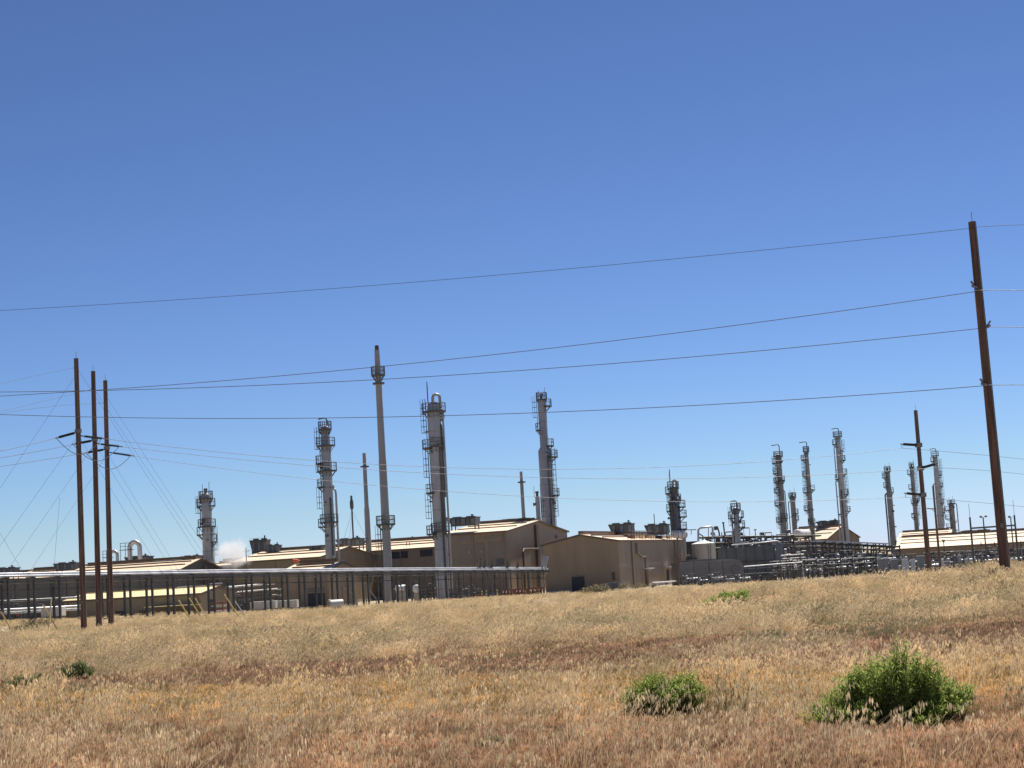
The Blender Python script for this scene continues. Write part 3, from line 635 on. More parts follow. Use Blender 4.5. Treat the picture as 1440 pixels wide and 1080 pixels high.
# ------------------------------------------------------------------ buildings
TH = R(-17)
def building(name, label, px, d, py_eave, W, D, rise, ridge='u', rz=TH, wall='wall', roof='roof', over=.25, base=None, group='tan plant buildings', cat='building', asym=.5):
    """gabled metal building; local origin is its right front corner, x runs left to -W, y runs back to D"""
    b = G(px, d, gz((px - 720) / F * d, d)) if base is None else G(px, d, base)
    H = zat(px, py_eave, d) - b.z
    root = thing(name, label, cat, b, rz, group); mb = MB(); z0 = -.5
    if ridge == 'u':
        c = D * asym; ends = lambda x: [(x, 0, z0), (x, D, z0), (x, D, H), (x, c, H + rise), (x, 0, H)]
        mb.quad(*ends(0)); mb.quad(*ends(-W)[::-1]); mb.quad((-W, 0, z0), (0, 0, z0), (0, 0, H), (-W, 0, H)); mb.quad((0, D, z0), (-W, D, z0), (-W, D, H), (0, D, H))
        L0, L1 = -W - over, over; slopes = [((0, H), (c, H + rise)), ((D, H), (c, H + rise))]
        P = lambda l, s, z: Vector((l, s, z))
    else:
        c = -W * asym; ends = lambda y: [(-W, y, z0), (0, y, z0), (0, y, H), (c, y, H + rise), (-W, y, H)]
        mb.quad(*ends(0)); mb.quad(*ends(D)[::-1]); mb.quad((0, 0, z0), (0, D, z0), (0, D, H), (0, 0, H)); mb.quad((-W, D, z0), (-W, 0, z0), (-W, 0, H), (-W, D, H))
        L0, L1 = -over, D + over; slopes = [((0, H), (c, H + rise)), ((-W, H), (c, H + rise))]
        P = lambda l, s, z: Vector((s, l, z))
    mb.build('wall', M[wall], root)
    sk = MB().box((-W / 2, -.02, .1), (W, .1, .7)).box((.02, D / 2, .1), (.1, D, .7)); sk.build('base_skirt', M['concrete'], root)
    if ridge == 'u':
        for k in range(2 + int(W / 9)): MB().box((-.5 - k * (W - 1) / (1 + int(W / 9)), -.09, H / 2 - .1), (.13, .12, H - .2)).build('downspout', M[wall], root)
    rf = MB(); tr = MB(); th = .12
    for (s0, h0), (s1, h1) in slopes:
        k = over / abs(s1 - s0); s0e, h0e = s0 + (s0 - s1) * k, h0 + (h0 - h1) * k
        z = .03
        a, b2, c2, d2 = P(L0, s0e, h0e + z), P(L1, s0e, h0e + z), P(L1, s1, h1 + z), P(L0, s1, h1 + z)
        up = Vector((0, 0, th)); rf.quad(a + up, b2 + up, c2 + up, d2 + up); rf.quad(a, d2, c2, b2)
        rf.quad(a, b2, b2 + up, a + up); rf.quad(b2, c2, c2 + up, b2 + up); rf.quad(d2, a, a + up, d2 + up)
        # eave gutter and rake trim
        g = P(0, math.copysign(.10, s0 - s1), -.02); tr.bar(a + g, b2 + g, .16, .18)
        for l in (L0 - .04, L1 + .04): tr.bar(P(l, s0e, h0e + .02), P(l, s1, h1 + .02), .06, .26)
    r1 = slopes[0][1]; rf.bar(P(L0, r1[0], r1[1] + .2), P(L1, r1[0], r1[1] + .2), .5, .06)
    # dark box added for the ridge cap's shaded side; dark strips for panel overlaps
    if len(label) and roof == 'roof':
        z_ = r1[1] + .2; u0, u1 = L0 + .8, L1 - .8
        a, b2 = P(u0, r1[0], z_ + .22), P(u1, r1[0], z_ + .22); tr.bar(a, b2, .7, .4)
        for s_, f in ((slopes[0], .42), (slopes[0], .72)):
            q = P(u0, s_[0][0] + (s_[1][0] - s_[0][0]) * f, s_[0][1] + (s_[1][1] - s_[0][1]) * f + .24); q2 = P(u1, q.y if ridge == 'u' else q.x, q.z); tr.bar(q, q2, .12, .16)
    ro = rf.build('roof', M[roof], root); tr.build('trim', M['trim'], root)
    return root, H
def front_box(root, name, x, z, w, h, m, y=-.03, t=.08, parent=None):
    return MB().box((x, y, z + h / 2), (w, t, h)).build(name, M[m], parent or root)
def side_box(root, name, y, z, w, h, m, x=.03, t=.08):
    return MB().box((x, y, z + h / 2), (t, w, h)).build(name, M[m], root)
def fr(root, px, py, y=0.0):
    """local x, z on the front wall plane for a picture point"""
    q = Matrix.Rotation(-root.rotation_euler.z, 3, 'Z'); v = CAMR @ Vector(((px - 720) / F, (540 - py) / F, -1))
    o = q @ (EYE - Vector(root.location)); dv = q @ v; k = (y - o.y) / dv.y; p = o + dv * k
    return p.x, p.z
def sr(root, px, py, x=0.0):
    q = Matrix.Rotation(-root.rotation_euler.z, 3, 'Z'); v = CAMR @ Vector(((px - 720) / F, (540 - py) / F, -1))
    o = q @ (EYE - Vector(root.location)); dv = q @ v; k = (x - o.x) / dv.x; p = o + dv * k
    return p.y, p.z
def fbox(root, name, x0, y0, x1, y1, m, t=.08, proud=.03):
    a, za = fr(root, x0, y1); b, zb = fr(root, x1, y0)
    return MB().box(((a + b) / 2, -proud, (za + zb) / 2), (b - a, t, abs(zb - za))).build(name, M[m], root)

# 1 the tan front building
b1, H1 = building('process_building', 'tan building nearest the field with its dark door facing it and two coolers on top', 873, 245, 760, 11.4, 47, 1.15, 'v')
dr_ = fbox(b1, 'door', 805, 810.5, 821.5, 832, 'door'); fbox(b1, 'door_frame', 803.8, 808.8, 822.7, 810.3, 'lintel', .12)
fbox(b1, 'window', 861, 804.5, 864.5, 816, 'glass')
for px, nm in ((889.5, 'downspout'), (950.5, 'downspout')):
    y, z = sr(b1, px, 800); MB().box((.12, y, H1 / 2 - .1), (.2, .3, H1)).build(nm, M['wall_grey'], b1)
y, z = sr(b1, 895, 786); MB().tube([(.2, y, H1 - .4), (.2, y, z + 1), (.2, y + 3, z + .3), (.2, y + 5.5, z + .3), (.2, y + 5.5, .2)], .16, 8).build('wall_pipe', M['wall_grey'], b1)
for px in (909, 938.5):
    y, z = sr(b1, px, 800); z0 = .1
    dd = side_box(b1, 'door', y, z0, 1.5, 2.3, 'door'); MB().box((.55, y - .3, z0 + 2.75), (1.1, 2.8, .14)).build('canopy', M['white'], b1)
    MB().box((.12, y + 2.2, z0 + 2.6), (.2, .3, .3)).build('wall_lamp', M['white'], b1)
for k in range(9):   # roof clutter seen along the eave
    MB().box((-1.2 - .35 * (k % 2), 14 + k * 3.4, H1 + .55), (.9, 1.6, .55)).build('roof_vent', M['roof' if k % 3 else 'rust'], b1)
MB().tube([(-.3, 8, H1 + .9), (-.3, 46, H1 + .9)], .05, 6).tube([(-.3, 8, H1 + 1.5), (-.3, 46, H1 + 1.5)], .05, 6).build('roof_rail', M['platform'], b1)
rr = MB()
for k in range(20): rr.tube([(-.3, 8 + 2 * k, H1 + .1), (-.3, 8 + 2 * k, H1 + 1.5)], .04, 5)
rr.build('rail_posts', M['platform'], b1)
MB().tube([(-.2, 27, H1), (-.2, 27, H1 + 4.3)], .07, 6).build('mast', M['pipe_dull'], b1)

# 2 the tall building behind it, gable to the right
b2, H2 = building('process_building', 'tallest tan building, its big gable half hidden by the front building', 717, 262, 746.7, 11.2, 36, 1.75, 'u', over=.3)
fbox(b2, 'window', 697.5, 784.5, 709, 796, 'cabinet'); fbox(b2, 'window_sill', 697, 796.2, 709.5, 797.2, 'white', .14)
for x0, y0, x1, y1 in ((637, 752.5, 663, 762.5), (681, 752, 706.5, 759.5)): fbox(b2, 'louvre_panel', x0, y0, x1, y1, 'wall_grey')
fbox(b2, 'louvre_panel', 640, 764, 681, 795, 'wall_grey'); fbox(b2, 'louvre_panel', 688, 761, 716, 799, 'wall_grey')
for px, py in ((660.5, 777), (678.5, 776.5)): x, z = fr(b2, px, py); MB().tube([(x, -.05, z), (x, -.5, z + .1)], .08, 6).build('wall_lamp', M['white'], b2)
y, z = sr(b2, 754, 765); MB().box((.2, y, H2 * .5 + .6), (.35, 1.3, H2 + 1.0)).build('exhaust_duct', M['trim'], b2)
y2, z2 = sr(b2, 733, 775); MB().tube([(.35, y2 - .2, .5), (.35, y2 - .2, z2 - .2), (.35, y2 + .4, z2 + .3), (.35, y + .2, z2 + .3)], .16, 10).build('gable_pipe', M['trim'], b2)
MB().tube([(-.1, 18, H2 + 1.7), (-.1, 18, H2 + 4.0)], .06, 6).build('mast', M['pipe_dull'], b2)

# 3 the long building with dark openings under its eave
b3, H3 = building('process_building', 'long tan building with two dark openings under its bright roof edge', 629, 286, 768.5, 24, 20, 1.6, 'u', wall='wall_grey')
fbox(b3, 'opening', 551.5, 775, 573.5, 786, 'door'); fbox(b3, 'opening', 591, 772.5, 608, 783, 'door')
for px in (563, 567): x, z = fr(b3, px, 765); MB().tube([(x, 3, H3), (x, 3, H3 + 1.4)], .06, 6).build('roof_vent', M['trim'], b3)
# 4 the gabled building left of the tall stack
b4, H4 = building('process_building', 'tan building with a plain brown gable between the left tower and the tall stack', 452, 265, 783.5, 15.5, 23.7, 1.55, 'u', wall='wall_olive')
y, z = sr(b4, 520, 790); side_box(b4, 'louvre_panel', y, z - .2, 4.2, 1.7, 'wall_grey')
# 5 lower building with a wide door
b5, H5 = building('low_building', 'low tan building with a wide dark blue door behind the pipe rack', 464, 222, 801.5, 6.7, 9.5, .95, 'u')
fbox(b5, 'door', 434, 833.5, 457, 855, 'door'); fbox(b5, 'lintel', 433, 825.5, 458, 833, 'lintel', .1)
# 6 left buildings
b6, H6 = building('process_building', 'tan gabled building behind the steam beside the left squat tower', 255, 262, 801, 21, 13.7, 1.55, 'u', wall='wall_dark')
y, z = sr(b6, 287, 790); MB().box((.15, y, H6 * .5), (.3, .8, H6 + .9)).build('exhaust_duct', M['trim'], b6)
b7, H7 = building('process_building', 'tan building whose thin bright roof strip shows between the wooden poles and the silver gooseneck', 180, 276, 805.2, 22, 12, 1.3, 'u', wall='wall_dark')
b8, H8 = building('process_building', 'farthest left tan building with only a brown roof edge above the pipes', 108, 292, 808.5, 40, 16, 1.0, 'u', wall='wall_dark')
# 7 yellow roofed shed
b9, H9 = building('long_shed', 'low long shed with straw yellow roof behind the wooden poles', 283, 205, 835.2, 19.2, 9.3, .72, 'u', wall='wall_olive', roof='roof_yellow', over=.15, group='low sheds')
y, z = sr(b9, 296, 860); side_box(b9, 'door', y + .2, -.2, 1.6, 2.0, 'door'); fbox(b9, 'door', 163, 859, 176, 869, 'door', .1); fbox(b9, 'window', 196, 858, 206, 864, 'glass')
MB().box((-3.2, -1.2, 1.35), (6.6, 2.4, .08)).build('awning', M['roof_yellow'], b9)
for x in (-6.2, -3.2, -.2): MB().tube([(x, -2.3, -.6), (x, -2.3, 1.32)], .06, 6).build('awning_post', M['platform'], b9)
b13, H13 = building('low_building', 'low grey brown building end just right of the steam puff', 352, 300, 793.5, 9, 14, .8, 'u', wall='wall_dark')
# 8 right-hand buildings
b10, H10 = building('process_building', 'distant tan gabled building between the far right towers, facing away', 1166, 440, 757.5, 14.5, 15, 3.2, 'u', rz=R(-45), base=-2.3)
b11, H11 = building('long_building', 'very long tan building with brown wall across the right edge', 1610, 365, 752, 53, 26, 2.5, 'u', base=-2.3)
b12, H12 = building('process_building', 'plain tan building end rising behind the left end of the very long right building', 1338, 425, 756.5, 13, 24, 2.1, 'u', base=-2.3)

# ------------------------------------------------------------------ roof coolers
def cooler(label, px, py_bot, py_top, wpx, d, group='rooftop coolers', first=[None]):
    b = at(px, py_bot, d); Hh = zat(px, py_top, d) - b.z; W = wpx * d / F
    if first[0] is None:
        r = thing('roof_cooler', label, 'cooler', b, TH, group); first[0] = r
        n = MB()     # housing: upright front and right end, left end leaning outwards
        lo = [(-.37, -.32, .12), (.48, -.32, .12), (.48, .32, .12), (-.37, .32, .12)]; hi = [(-.5, -.32, .86), (.48, -.32, .86), (.48, .32, .86), (-.5, .32, .86)]
        n.quad(*lo[::-1]); n.quad(*hi)
        for i in range(4): j = (i + 1) % 4; n.quad(lo[i], lo[j], hi[j], hi[i])
        n.build('housing', M['cooler'], r)
        for k in range(5):
            x = -.29 + .17 * k; MB().box((x, -.328, .5), (.135, .012, .62)).build('panel', M['cooler' if k % 2 else 'cabinet'], r)
        b_ = MB()
        for k in range(6): b_.box((-.375 + .17 * k, -.335, .5), (.018, .03, .74))
        b_.build('panel_posts', M['steel'], r)
        MB().tube([(-.48, -.36, 1.12), (.48, -.36, 1.12)], .008, 4).build('handrail', M['platform'], r)
        MB().box((0, 0, .93), (1.0, .72, .13)).build('fan_deck', M['steel'], r)
        MB().box((.02, 0, .06), (.86, .56, .12)).build('coil_frame', M['platform'], r)
        for x in (-.24, .24): MB().lathe([(.17, 0), (.16, .10)], (x, 0, 1.0), 16).build('fan_ring', M['cooler'], r)
        for x in (-.38, .44):
            for y in (-.24, .24): MB().box((x, y, -.24), (.035, .035, .5)).build('leg', M['steel'], r)
        MB().lathe([(.035, 0), (.035, .2), (.05, .2), (.05, .3)], (.32, -.1, 1.0), 10).build('vent', M['steel'], r)
    else:
        r = copy_tree(first[0]); r['label'] = label; r.location = b
    r.rotation_euler.z = TH; r.scale = (W, W * .8, Hh); return r
cooler('dark flared cooler on a stand on the tallest tan building', 653, 739.5, 727.5, 42, 266)
cooler('left flared cooler of the pair on the tan front building', 875, 751, 736.5, 34, 268)
cooler('right flared cooler of the pair on the tan front building, by the squat tower', 925, 752, 737.5, 33, 277)
cooler('tall boxy cooler of the pair behind the steam', 366.5, 778, 759, 26, 283)
cooler('lower boxy cooler beside the tall one behind the steam', 385, 778.5, 766.5, 21, 279)
cooler('wide cooler between the left tower and the thin stack', 493, 768.5, 757.5, 37, 288)
cooler('flat cooler on the long building roof right of the tall stack', 572, 762, 756.5, 30, 300)
cooler('flat cooler on the ridge of the tallest building by the thin stack', 727, 733.5, 729.3, 38, 292)
cooler('dark cooler just left of the front dead end pole', 95, 802.5, 791.5, 34, 282)
cooler('dark cooler cut by the left edge', 10, 809, 798.5, 32, 282)
cooler('dark cooler below the silver gooseneck', 196, 793.5, 782.5, 36, 284)
cooler('flat cooler on the roof left of the squat tower', 270, 788.5, 781.5, 28, 272)
cooler('flat cooler left of the tower with the side pipe', 446, 775, 768.5, 22, 276)
cooler('dark cooler on the distant gabled building at the right', 1165, 741, 732.5, 32, 450)
cooler('flat dark cooler on the very long right building', 1372, 750.5, 745.5, 40, 392)

# ------------------------------------------------------------------ towers, stacks
def arc_pt(r, a, z): return Vector((r * math.cos(a), r * math.sin(a), z))
def platform(root, z, r, w, a0, a1, kh=1.15):
    """ring walkway from angle a0 to a1 (degrees, 0 = right, -90 = towards the camera)"""
    n = max(4, int(abs(a1 - a0) / 18)); A = [R(a0 + (a1 - a0) * i / n) for i in range(n + 1)]; m = MB(); t = .22
    for p, q in zip(A, A[1:]):
        i0, i1, o0, o1 = arc_pt(r, p, z), arc_pt(r, q, z), arc_pt(r + w, p, z), arc_pt(r + w, q, z); dn = Vector((0, 0, -t))
        m.quad(i0, o0, o1, i1); m.quad(i0 + dn, i1 + dn, o1 + dn, o0 + dn); m.quad(o0, o0 + dn, o1 + dn, o1); m.quad(i0, i1, i1 + dn, i0 + dn)
    for e in (0, -1): m.bar(arc_pt(r, A[e], z - .07), arc_pt(r + w, A[e], z - .07), .06, .14)
    for k in range(0, n + 1, 2): m.bar(arc_pt(r, A[k], z - .9), arc_pt(r + w * .85, A[k], z - .1), .09)
    pl = m.build('platform', M['platform'], root)
    h = MB(); ro = r + w - .04
    for zz in (z + .6, z + kh): h.tube([arc_pt(ro, a, zz) for a in A], .045, 5)
    for a in A: h.tube([arc_pt(ro, a, z), arc_pt(ro, a, z + kh)], .035, 4)
    for e in (0, -1): h.tube([arc_pt(r, A[e], z + kh), arc_pt(ro, A[e], z + kh)], .035, 4)
    hr = h.build('handrail', M['platform'], pl); return pl
def ladder(root, z0, z1, r, ang, cage=True):
    a = R(ang); m = MB(); rad = Vector((math.cos(a), math.sin(a), 0)); tan = Vector((-math.sin(a), math.cos(a), 0)); c = rad * (r + .2)
    for s in (-.22, .22): m.tube([c + tan * s + Vector((0, 0, z0)), c + tan * s + Vector((0, 0, z1))], .042, 4)
    k = int((z1 - z0) / .45)
    for i in range(k): z = z0 + .3 + i * .45; m.tube([c - tan * .22 + Vector((0, 0, z)), c + tan * .22 + Vector((0, 0, z))], .022, 4)
    ld = m.build('ladder', M['platform'], root)
    if cage:
        g = MB(); N = 6
        for i in range(int((z1 - z0 - 2) / .9)):
            z = z0 + 2.2 + i * .9; g.tube([c + (rad * math.sin(PI * j / N) * .75 + tan * -math.cos(PI * j / N) * .36) + Vector((0, 0, z)) for j in range(N + 1)], .036, 4)
        for j in (1, 3, 5): v = c + (rad * math.sin(PI * j / N) * .75 + tan * -math.cos(PI * j / N) * .36); g.tube([v + Vector((0, 0, z0 + 2.2)), v + Vector((0, 0, z1))], .028, 4)
        if g.v: g.build('cage', M['platform'], ld)
def tower(label, px, py, d, prof, plats=(), lad=(), pipes=(), top='nozzle', m='shell', group='process towers', name='process_tower', cat='tower', rings=(), hook=1.1):
    """px, py: a picture point on the axis; prof: (picture row, radius m) top to bottom; plats: (row, a0, a1, width)"""
    p = at(px, py, d); zb = gz(p.x, p.y); root = thing(name, label, cat, (p.x, p.y, zb), 0, group)
    zz = lambda r: at(px, r, d).z - zb
    pr = sorted([(zz(r), rad) for r, rad in prof]); pts = [(pr[0][1], -.3)]
    for i, (z, rad) in enumerate(pr):
        if i and abs(rad - pr[i - 1][1]) > .05 and False: pass
        pts.append((rad, z))
    rt, zt = pts[-1]
    if top != 'open':   # dished head
        for k in range(1, 6): a = PI / 2 * k / 5; pts.append((max(.02, rt * math.cos(a)), zt + rt * .5 * math.sin(a)))
    else: pts += [(rt * .86, zt), (rt * .86, zt - .5)]
    MB().lathe(pts, n=28).build('shell', M[m], root)
    def rad_at(z):
        for (r0, z0), (r1, z1) in zip(pts, pts[1:]):
            if z0 <= z <= z1: return r0 + (r1 - r0) * (z - z0) / max(1e-6, z1 - z0)
        return rt
    rg_ = MB(); H = zt; k = max(3, int(H / 2.6))
    for i in range(k): z = H * (i + .6) / k; r_ = rad_at(z); rg_.lathe([(r_, z), (r_ + .035, z + .01), (r_ + .035, z + .09), (r_, z + .1)], n=28)
    rg_.build('bands', M['shell_dark'] if m != 'stack' else M['stack'], root)
    g = random.Random(int(px * 7)); H0 = H * .25
    if m != 'stack':
        for k in range(7):
            z = g.uniform(H0, H * .95); a = R(g.choice((-170, -140, -110, -80, -60, -35, -10))); q = rad_at(z); e = arc_pt(1, a, 0); rr = g.uniform(.09, .24)
            Q = Matrix.Rotation(a, 3, 'Z') @ Matrix.Rotation(PI / 2, 3, 'Y')
            MB().lathe([(rr, -.1), (rr, .28), (rr * 1.45, .28), (rr * 1.45, .38)], e * q + Vector((0, 0, z)), 10, Q).build('nozzle', M[g.choice(('shell', 'riser', 'shell_dark'))], root)
    for r in rings: z = zz(r); q = rad_at(z); MB().lathe([(q, z - .15), (q + .42, z - .12), (q + .42, z + .12), (q, z + .15)], n=24).build('stiffener_ring', M['platform'], root)
    for (row, a0, a1, w_) in plats: z = zz(row); platform(root, z, rad_at(z) + .03, w_, a0, a1)
    for (r1, r0, ang) in lad: ladder(root, zz(r0), zz(r1), rad_at((zz(r0) + zz(r1)) / 2), ang)
    for (r1, r0, ang, rad, off) in pipes:
        z0, z1 = zz(r0), zz(r1); a = R(ang); ra = max(rad_at(z0), rad_at(z1)); c = arc_pt(ra + off, a, 0)
        P = [c + Vector((0, 0, z0)), c + Vector((0, 0, z1 - .8)), c * .96 + Vector((0, 0, z1 - .25)), c * .75 + Vector((0, 0, z1)), c * .2 + Vector((0, 0, z1))]
        mm = MB().tube(P, rad, 10); kk = int((z1 - z0) / 5)
        pp = mm.build('riser_pipe', M['riser' if ang < -20 or m == 'shell_dark' else 'shell'], root); sup = MB()
        for i in range(kk): z = z0 + 2 + i * 5; sup.bar(c * (ra / (ra + off)) + Vector((0, 0, z)), c + Vector((0, 0, z)), .14)
        if kk: sup.build('pipe_support', M['platform'], pp)
    zt2 = zt + rt * .5
    if top == 'nozzle':
        MB().lathe([(.18, zt2 - .3), (.18, zt2 + .5), (.3, zt2 + .5), (.3, zt2 + .65)], n=12).build('top_nozzle', M[m], root)
        MB().tube([(-rt * .6, 0, zt), (-rt * .6, 0, zt + 2.6), (-rt * .2, 0, zt + 3.0), (rt * .5, 0, zt + 2.8)], .07, 6).build('davit', M['platform'], root)
    if top == 'loop':
        MB().tube([(-.05, 0, zt2 - .4), (-.05, 0, zt2 + .55), (.08, 0, zt2 + .95), (.4, 0, zt2 + 1.1), (rt - .1, 0, zt2 + 1.0), (rt + .1, 0, zt2 + .75), (rt + .14, 0, zt2 - .6), (rt + .22, 0, zt2 - 1.6), (rt + .5, 0, zt2 - 2.1), (rt + .28, 0, zt2 - 2.9)], .23, 12).build('overhead_pipe', M['shell'], root)
        MB().tube([(-rt * .9, -.3, zt), (-rt * .9, -.3, zt + 3.4)], .07, 6).tube([(-rt * .9, .3, zt), (-rt * .9, .3, zt + 3.0)], .07, 6).build('mast', M['platform'], root)
    if top == 'hook':
        hk = hook; MB().tube([(rt * .6, 0, zt - 1), (rt * .6, 0, zt + hk), (rt * .3, 0, zt + hk + .35), (-.3, 0, zt + hk + .4), (-.4 - hk * .5, 0, zt + hk + .25)], .12, 8).build('vent_pipe', M['steel'], root)
    if top == 'mast':
        MB().tube([(-.5, 0, zt), (-.5, 0, zt + 1.9)], .04, 6).tube([(.6, 0, zt), (.6, 0, zt + 2.3)], .04, 6).build('mast', M['platform'], root)
        MB().lathe([(.22, zt2 - .2), (.22, zt2 + .5), (.32, zt2 + .5), (.32, zt2 + .8)], n=12).build('top_nozzle', M['steel'], root)
    return root, zz, rad_at
FULL = (-200, 20)
m_ = lambda px_w, d: px_w * d / F / 2
# left to right
tower('squat grey tower at the far left with two balconies, behind the steam', 291, 740, 276, [(697, .80), (740, .84), (800, .86)],
      [(700.5, -180, 170, .35), (711, 150, 210, .75), (711, -30, 25, .7), (740, -190, 25, .62), (751, 150, 215, .85), (762, -30, 30, .75)], [(697, 740, 180), (740, 800, -10)], [(712, 800, 60, .14, .3)], 'mast')
tower('tall grey tower with many ladder balconies and a bent side pipe', 461, 690, 256, [(601, .62), (625, .72), (627, .78), (800, .80)],
      [(603, -180, 170, .4), (626, -190, 20, .7), (651, 130, 230, .85), (661.5, -200, 20, .75), (684, 130, 235, .8), (734, -200, 10, .6), (740, 150, 225, .9)],
      [(600, 651, 180), (651, 684, 200), (684, 735, 190)], [(688, 800, 8, .17, .42), (700, 800, -60, .14, .1)], 'hook')
st1, zz1, ra1 = tower('tallest slim stack with two ring balconies and a lower ladder', 537.5, 640, 238, [(492, .36), (525, .42), (526, .44), (647, .52), (649, .55), (735, .60), (860, .64)],
      [(526.5, -180, 179, .55), (737, -180, 179, .75)], [(738, 800, 175)], (), 'open', 'stack', group='stacks', name='stack', cat='stack', rings=(539,))
zt = zz1(492); MB().lathe([(.30, zt - .1), (.30, zt + .5), (.24, zt + .7), (.05, zt + .75)], n=16).build('cap', M['steel'], st1)
tower('thin plain stack between the left tower and the tall stack', 515, 700, 290, [(637, .30), (655, .31), (656, .34), (712, .38), (718, .47), (790, .52)], (), (), (), 'open', 'stack', group='stacks', name='stack', cat='stack', rings=(656,))
tower('short thin stack behind the tallest tan building', 734.5, 695, 310, [(663, .26), (676, .27), (677, .32), (760, .34)], (), (), (), 'open', 'stack', group='stacks', name='stack', cat='stack', rings=(678,))
tower('thick grey tower with a white looped pipe on top, its base standing behind the rack', 616, 690, 240, [(569, .86), (577, .99), (700, .96), (860, .98)],
      [(578, -200, 20, .75), (629, 120, 240, .95), (627, -120, 10, .3), (692, 130, 235, .8), (747, -200, 20, .35), (750, 130, 240, 1.0)],
      [(560, 629, 180), (629, 692, 190), (692, 750, 185)], [(575, 850, -12, .15, .35), (628, 752, -48, .24, .12), (596, 700, -25, .12, .15), (690, 840, -62, .16, .1)], 'loop')
tower('pale stepped tower, thin above and thick below, right of centre', 767, 650, 290, [(563, .74), (628, .75), (634, 1.16), (780, 1.18)],
      [(561, -180, 170, .42), (571, -60, 30, .95), (604, 140, 220, .6), (627, -60, 40, .9), (643, -60, 30, 1.05), (697, -50, 35, .95)], [(556, 604, 180), (631, 745, -35)], [(636, 770, -70, .14, .12)], 'mast')
tower('slim pale column with a ladder tucked against the stepped tower', 756.5, 715, 286, [(699, .38), (760, .38)], (), [(698, 745, -10)], (), 'mast')
tower('squat cluttered tower beside the coolers of the front building', 949, 720, 300, [(686, .55), (701, .62), (706, .98), (780, 1.0)],
      [(686, -180, 170, .5), (693, 150, 240, .9), (704, -190, 10, .45), (713, -60, 40, 1.0), (727, -60, 40, 1.1), (744, -60, 40, 1.0), (718, 150, 220, .5)], [(690, 770, -120)], [(700, 780, -100, .2, .2)], 'loop', 'shell_dark')
tower('small slim tower with two balconies above the grey enclosure', 1036, 735, 320, [(715, .50), (719, .55), (770, .56)],
      [(716, -180, 170, .45), (728, 130, 230, 1.0), (727, -50, 40, .9), (741, -50, 40, 1.0)], [(712, 755, 180)], [(722, 770, 185, .12, .35)], 'hook')
FG = 'far right towers'
tower('first of the far right towers, with stacked left balconies and a gooseneck vent', 1098.5, 695, 420, [(640, .66), (672, .72), (700, .76), (775, .80)],
      [(641, -180, 170, .5), (650.5, 130, 235, 1.0), (665, 130, 235, .9), (676, -200, 20, .5), (678, 130, 240, .9), (692, 130, 240, 1.0), (710, 130, 240, 1.1), (729, -200, 20, .45), (733.5, 130, 240, 1.0)], [(640, 755, 185)], [(690, 765, -20, .12, .2)], 'hook', 'shell_dark', group=FG, hook=2.3)
tower('stubby tower half hidden behind the first far right tower', 1115.5, 715, 432, [(698, .62), (703, .66), (765, .66)], [(699, -180, 170, .35), (722, -60, 30, .6), (731, -60, 30, .6)], (), [(705, 765, 180, .12, .5)], 'mast', 'shell_dark', group=FG)
tower('far right tower with the tallest gooseneck vent and mid height balconies', 1137.5, 685, 418, [(636, .48), (645, .52), (690, .58), (775, .64)],
      [(634, -180, 170, .3), (646, 130, 230, .9), (668.5, 130, 235, .9), (689, -40, 40, .9), (692, 130, 235, 1.0), (717, 130, 235, 1.1), (736, -190, 10, .3)], [(640, 735, 190)], (), 'hook', 'shell_dark', group=FG, hook=2.3)
tower('tallest of the far right towers, with a long side pipe on its left', 1183.5, 685, 420, [(615, .62), (625, .66), (665, .76), (775, .95)],
      [(613, -180, 170, .5), (624, 140, 230, .8), (647, -50, 40, .8), (666, -50, 40, .9), (673, 140, 220, .7), (695, -50, 40, .8), (719, -50, 40, .9)], [(618, 648, 0), (666, 720, 0)], [(627, 672, 182, .14, .35), (675, 765, 184, .16, .45), (690, 770, -110, .2, .1)], 'hook', 'shell', group=FG, hook=2.0)
tower('dark streaked tower standing alone left of the insulator pole', 1252, 712, 430, [(663, .58), (691, .64), (693, .72), (780, .76)],
      [(662, -180, 170, .4), (671, 140, 235, .8), (684, 140, 235, .7), (692, -40, 40, .5)], [(662, 684, 185)], [(694, 775, 184, .2, .35)], 'mast', 'shell_dark', group=FG)
tower('slim hazy tower just left of the insulator pole shaft', 1286, 705, 480, [(657, .58), (690, .60), (770, .68)],
      [(656, -180, 170, .35), (666, 140, 235, .8), (686.5, 140, 235, .8), (704, -40, 40, .9), (707, -190, 10, .4), (727, 140, 235, .6)], [(657, 740, -5)], (), 'mast', 'shell_dark', group=FG)
tower('pale tall tower just right of the insulator pole', 1319.5, 695, 480, [(642, .62), (650, .70), (690, .82), (765, .95)],
      [(640, -180, 170, .5), (648, 140, 230, .7), (668, -40, 40, .7), (684, -40, 40, .7), (707, -40, 40, .6), (721, -40, 40, .6)], [(645, 740, 0)], [(680, 760, 184, .2, .3)], 'hook', 'shell', group=FG, hook=2.0)
tower('stubby tower with left balconies at the far right', 1339, 725, 500, [(708, .75), (714, .8), (765, .82)], [(708, -180, 170, .4), (717, 140, 235, 1.3), (729, 140, 235, 1.3), (741, 140, 235, 1.2)], (), [(708, 765, 0, .14, .8)], 'mast', 'shell_dark', group=FG)

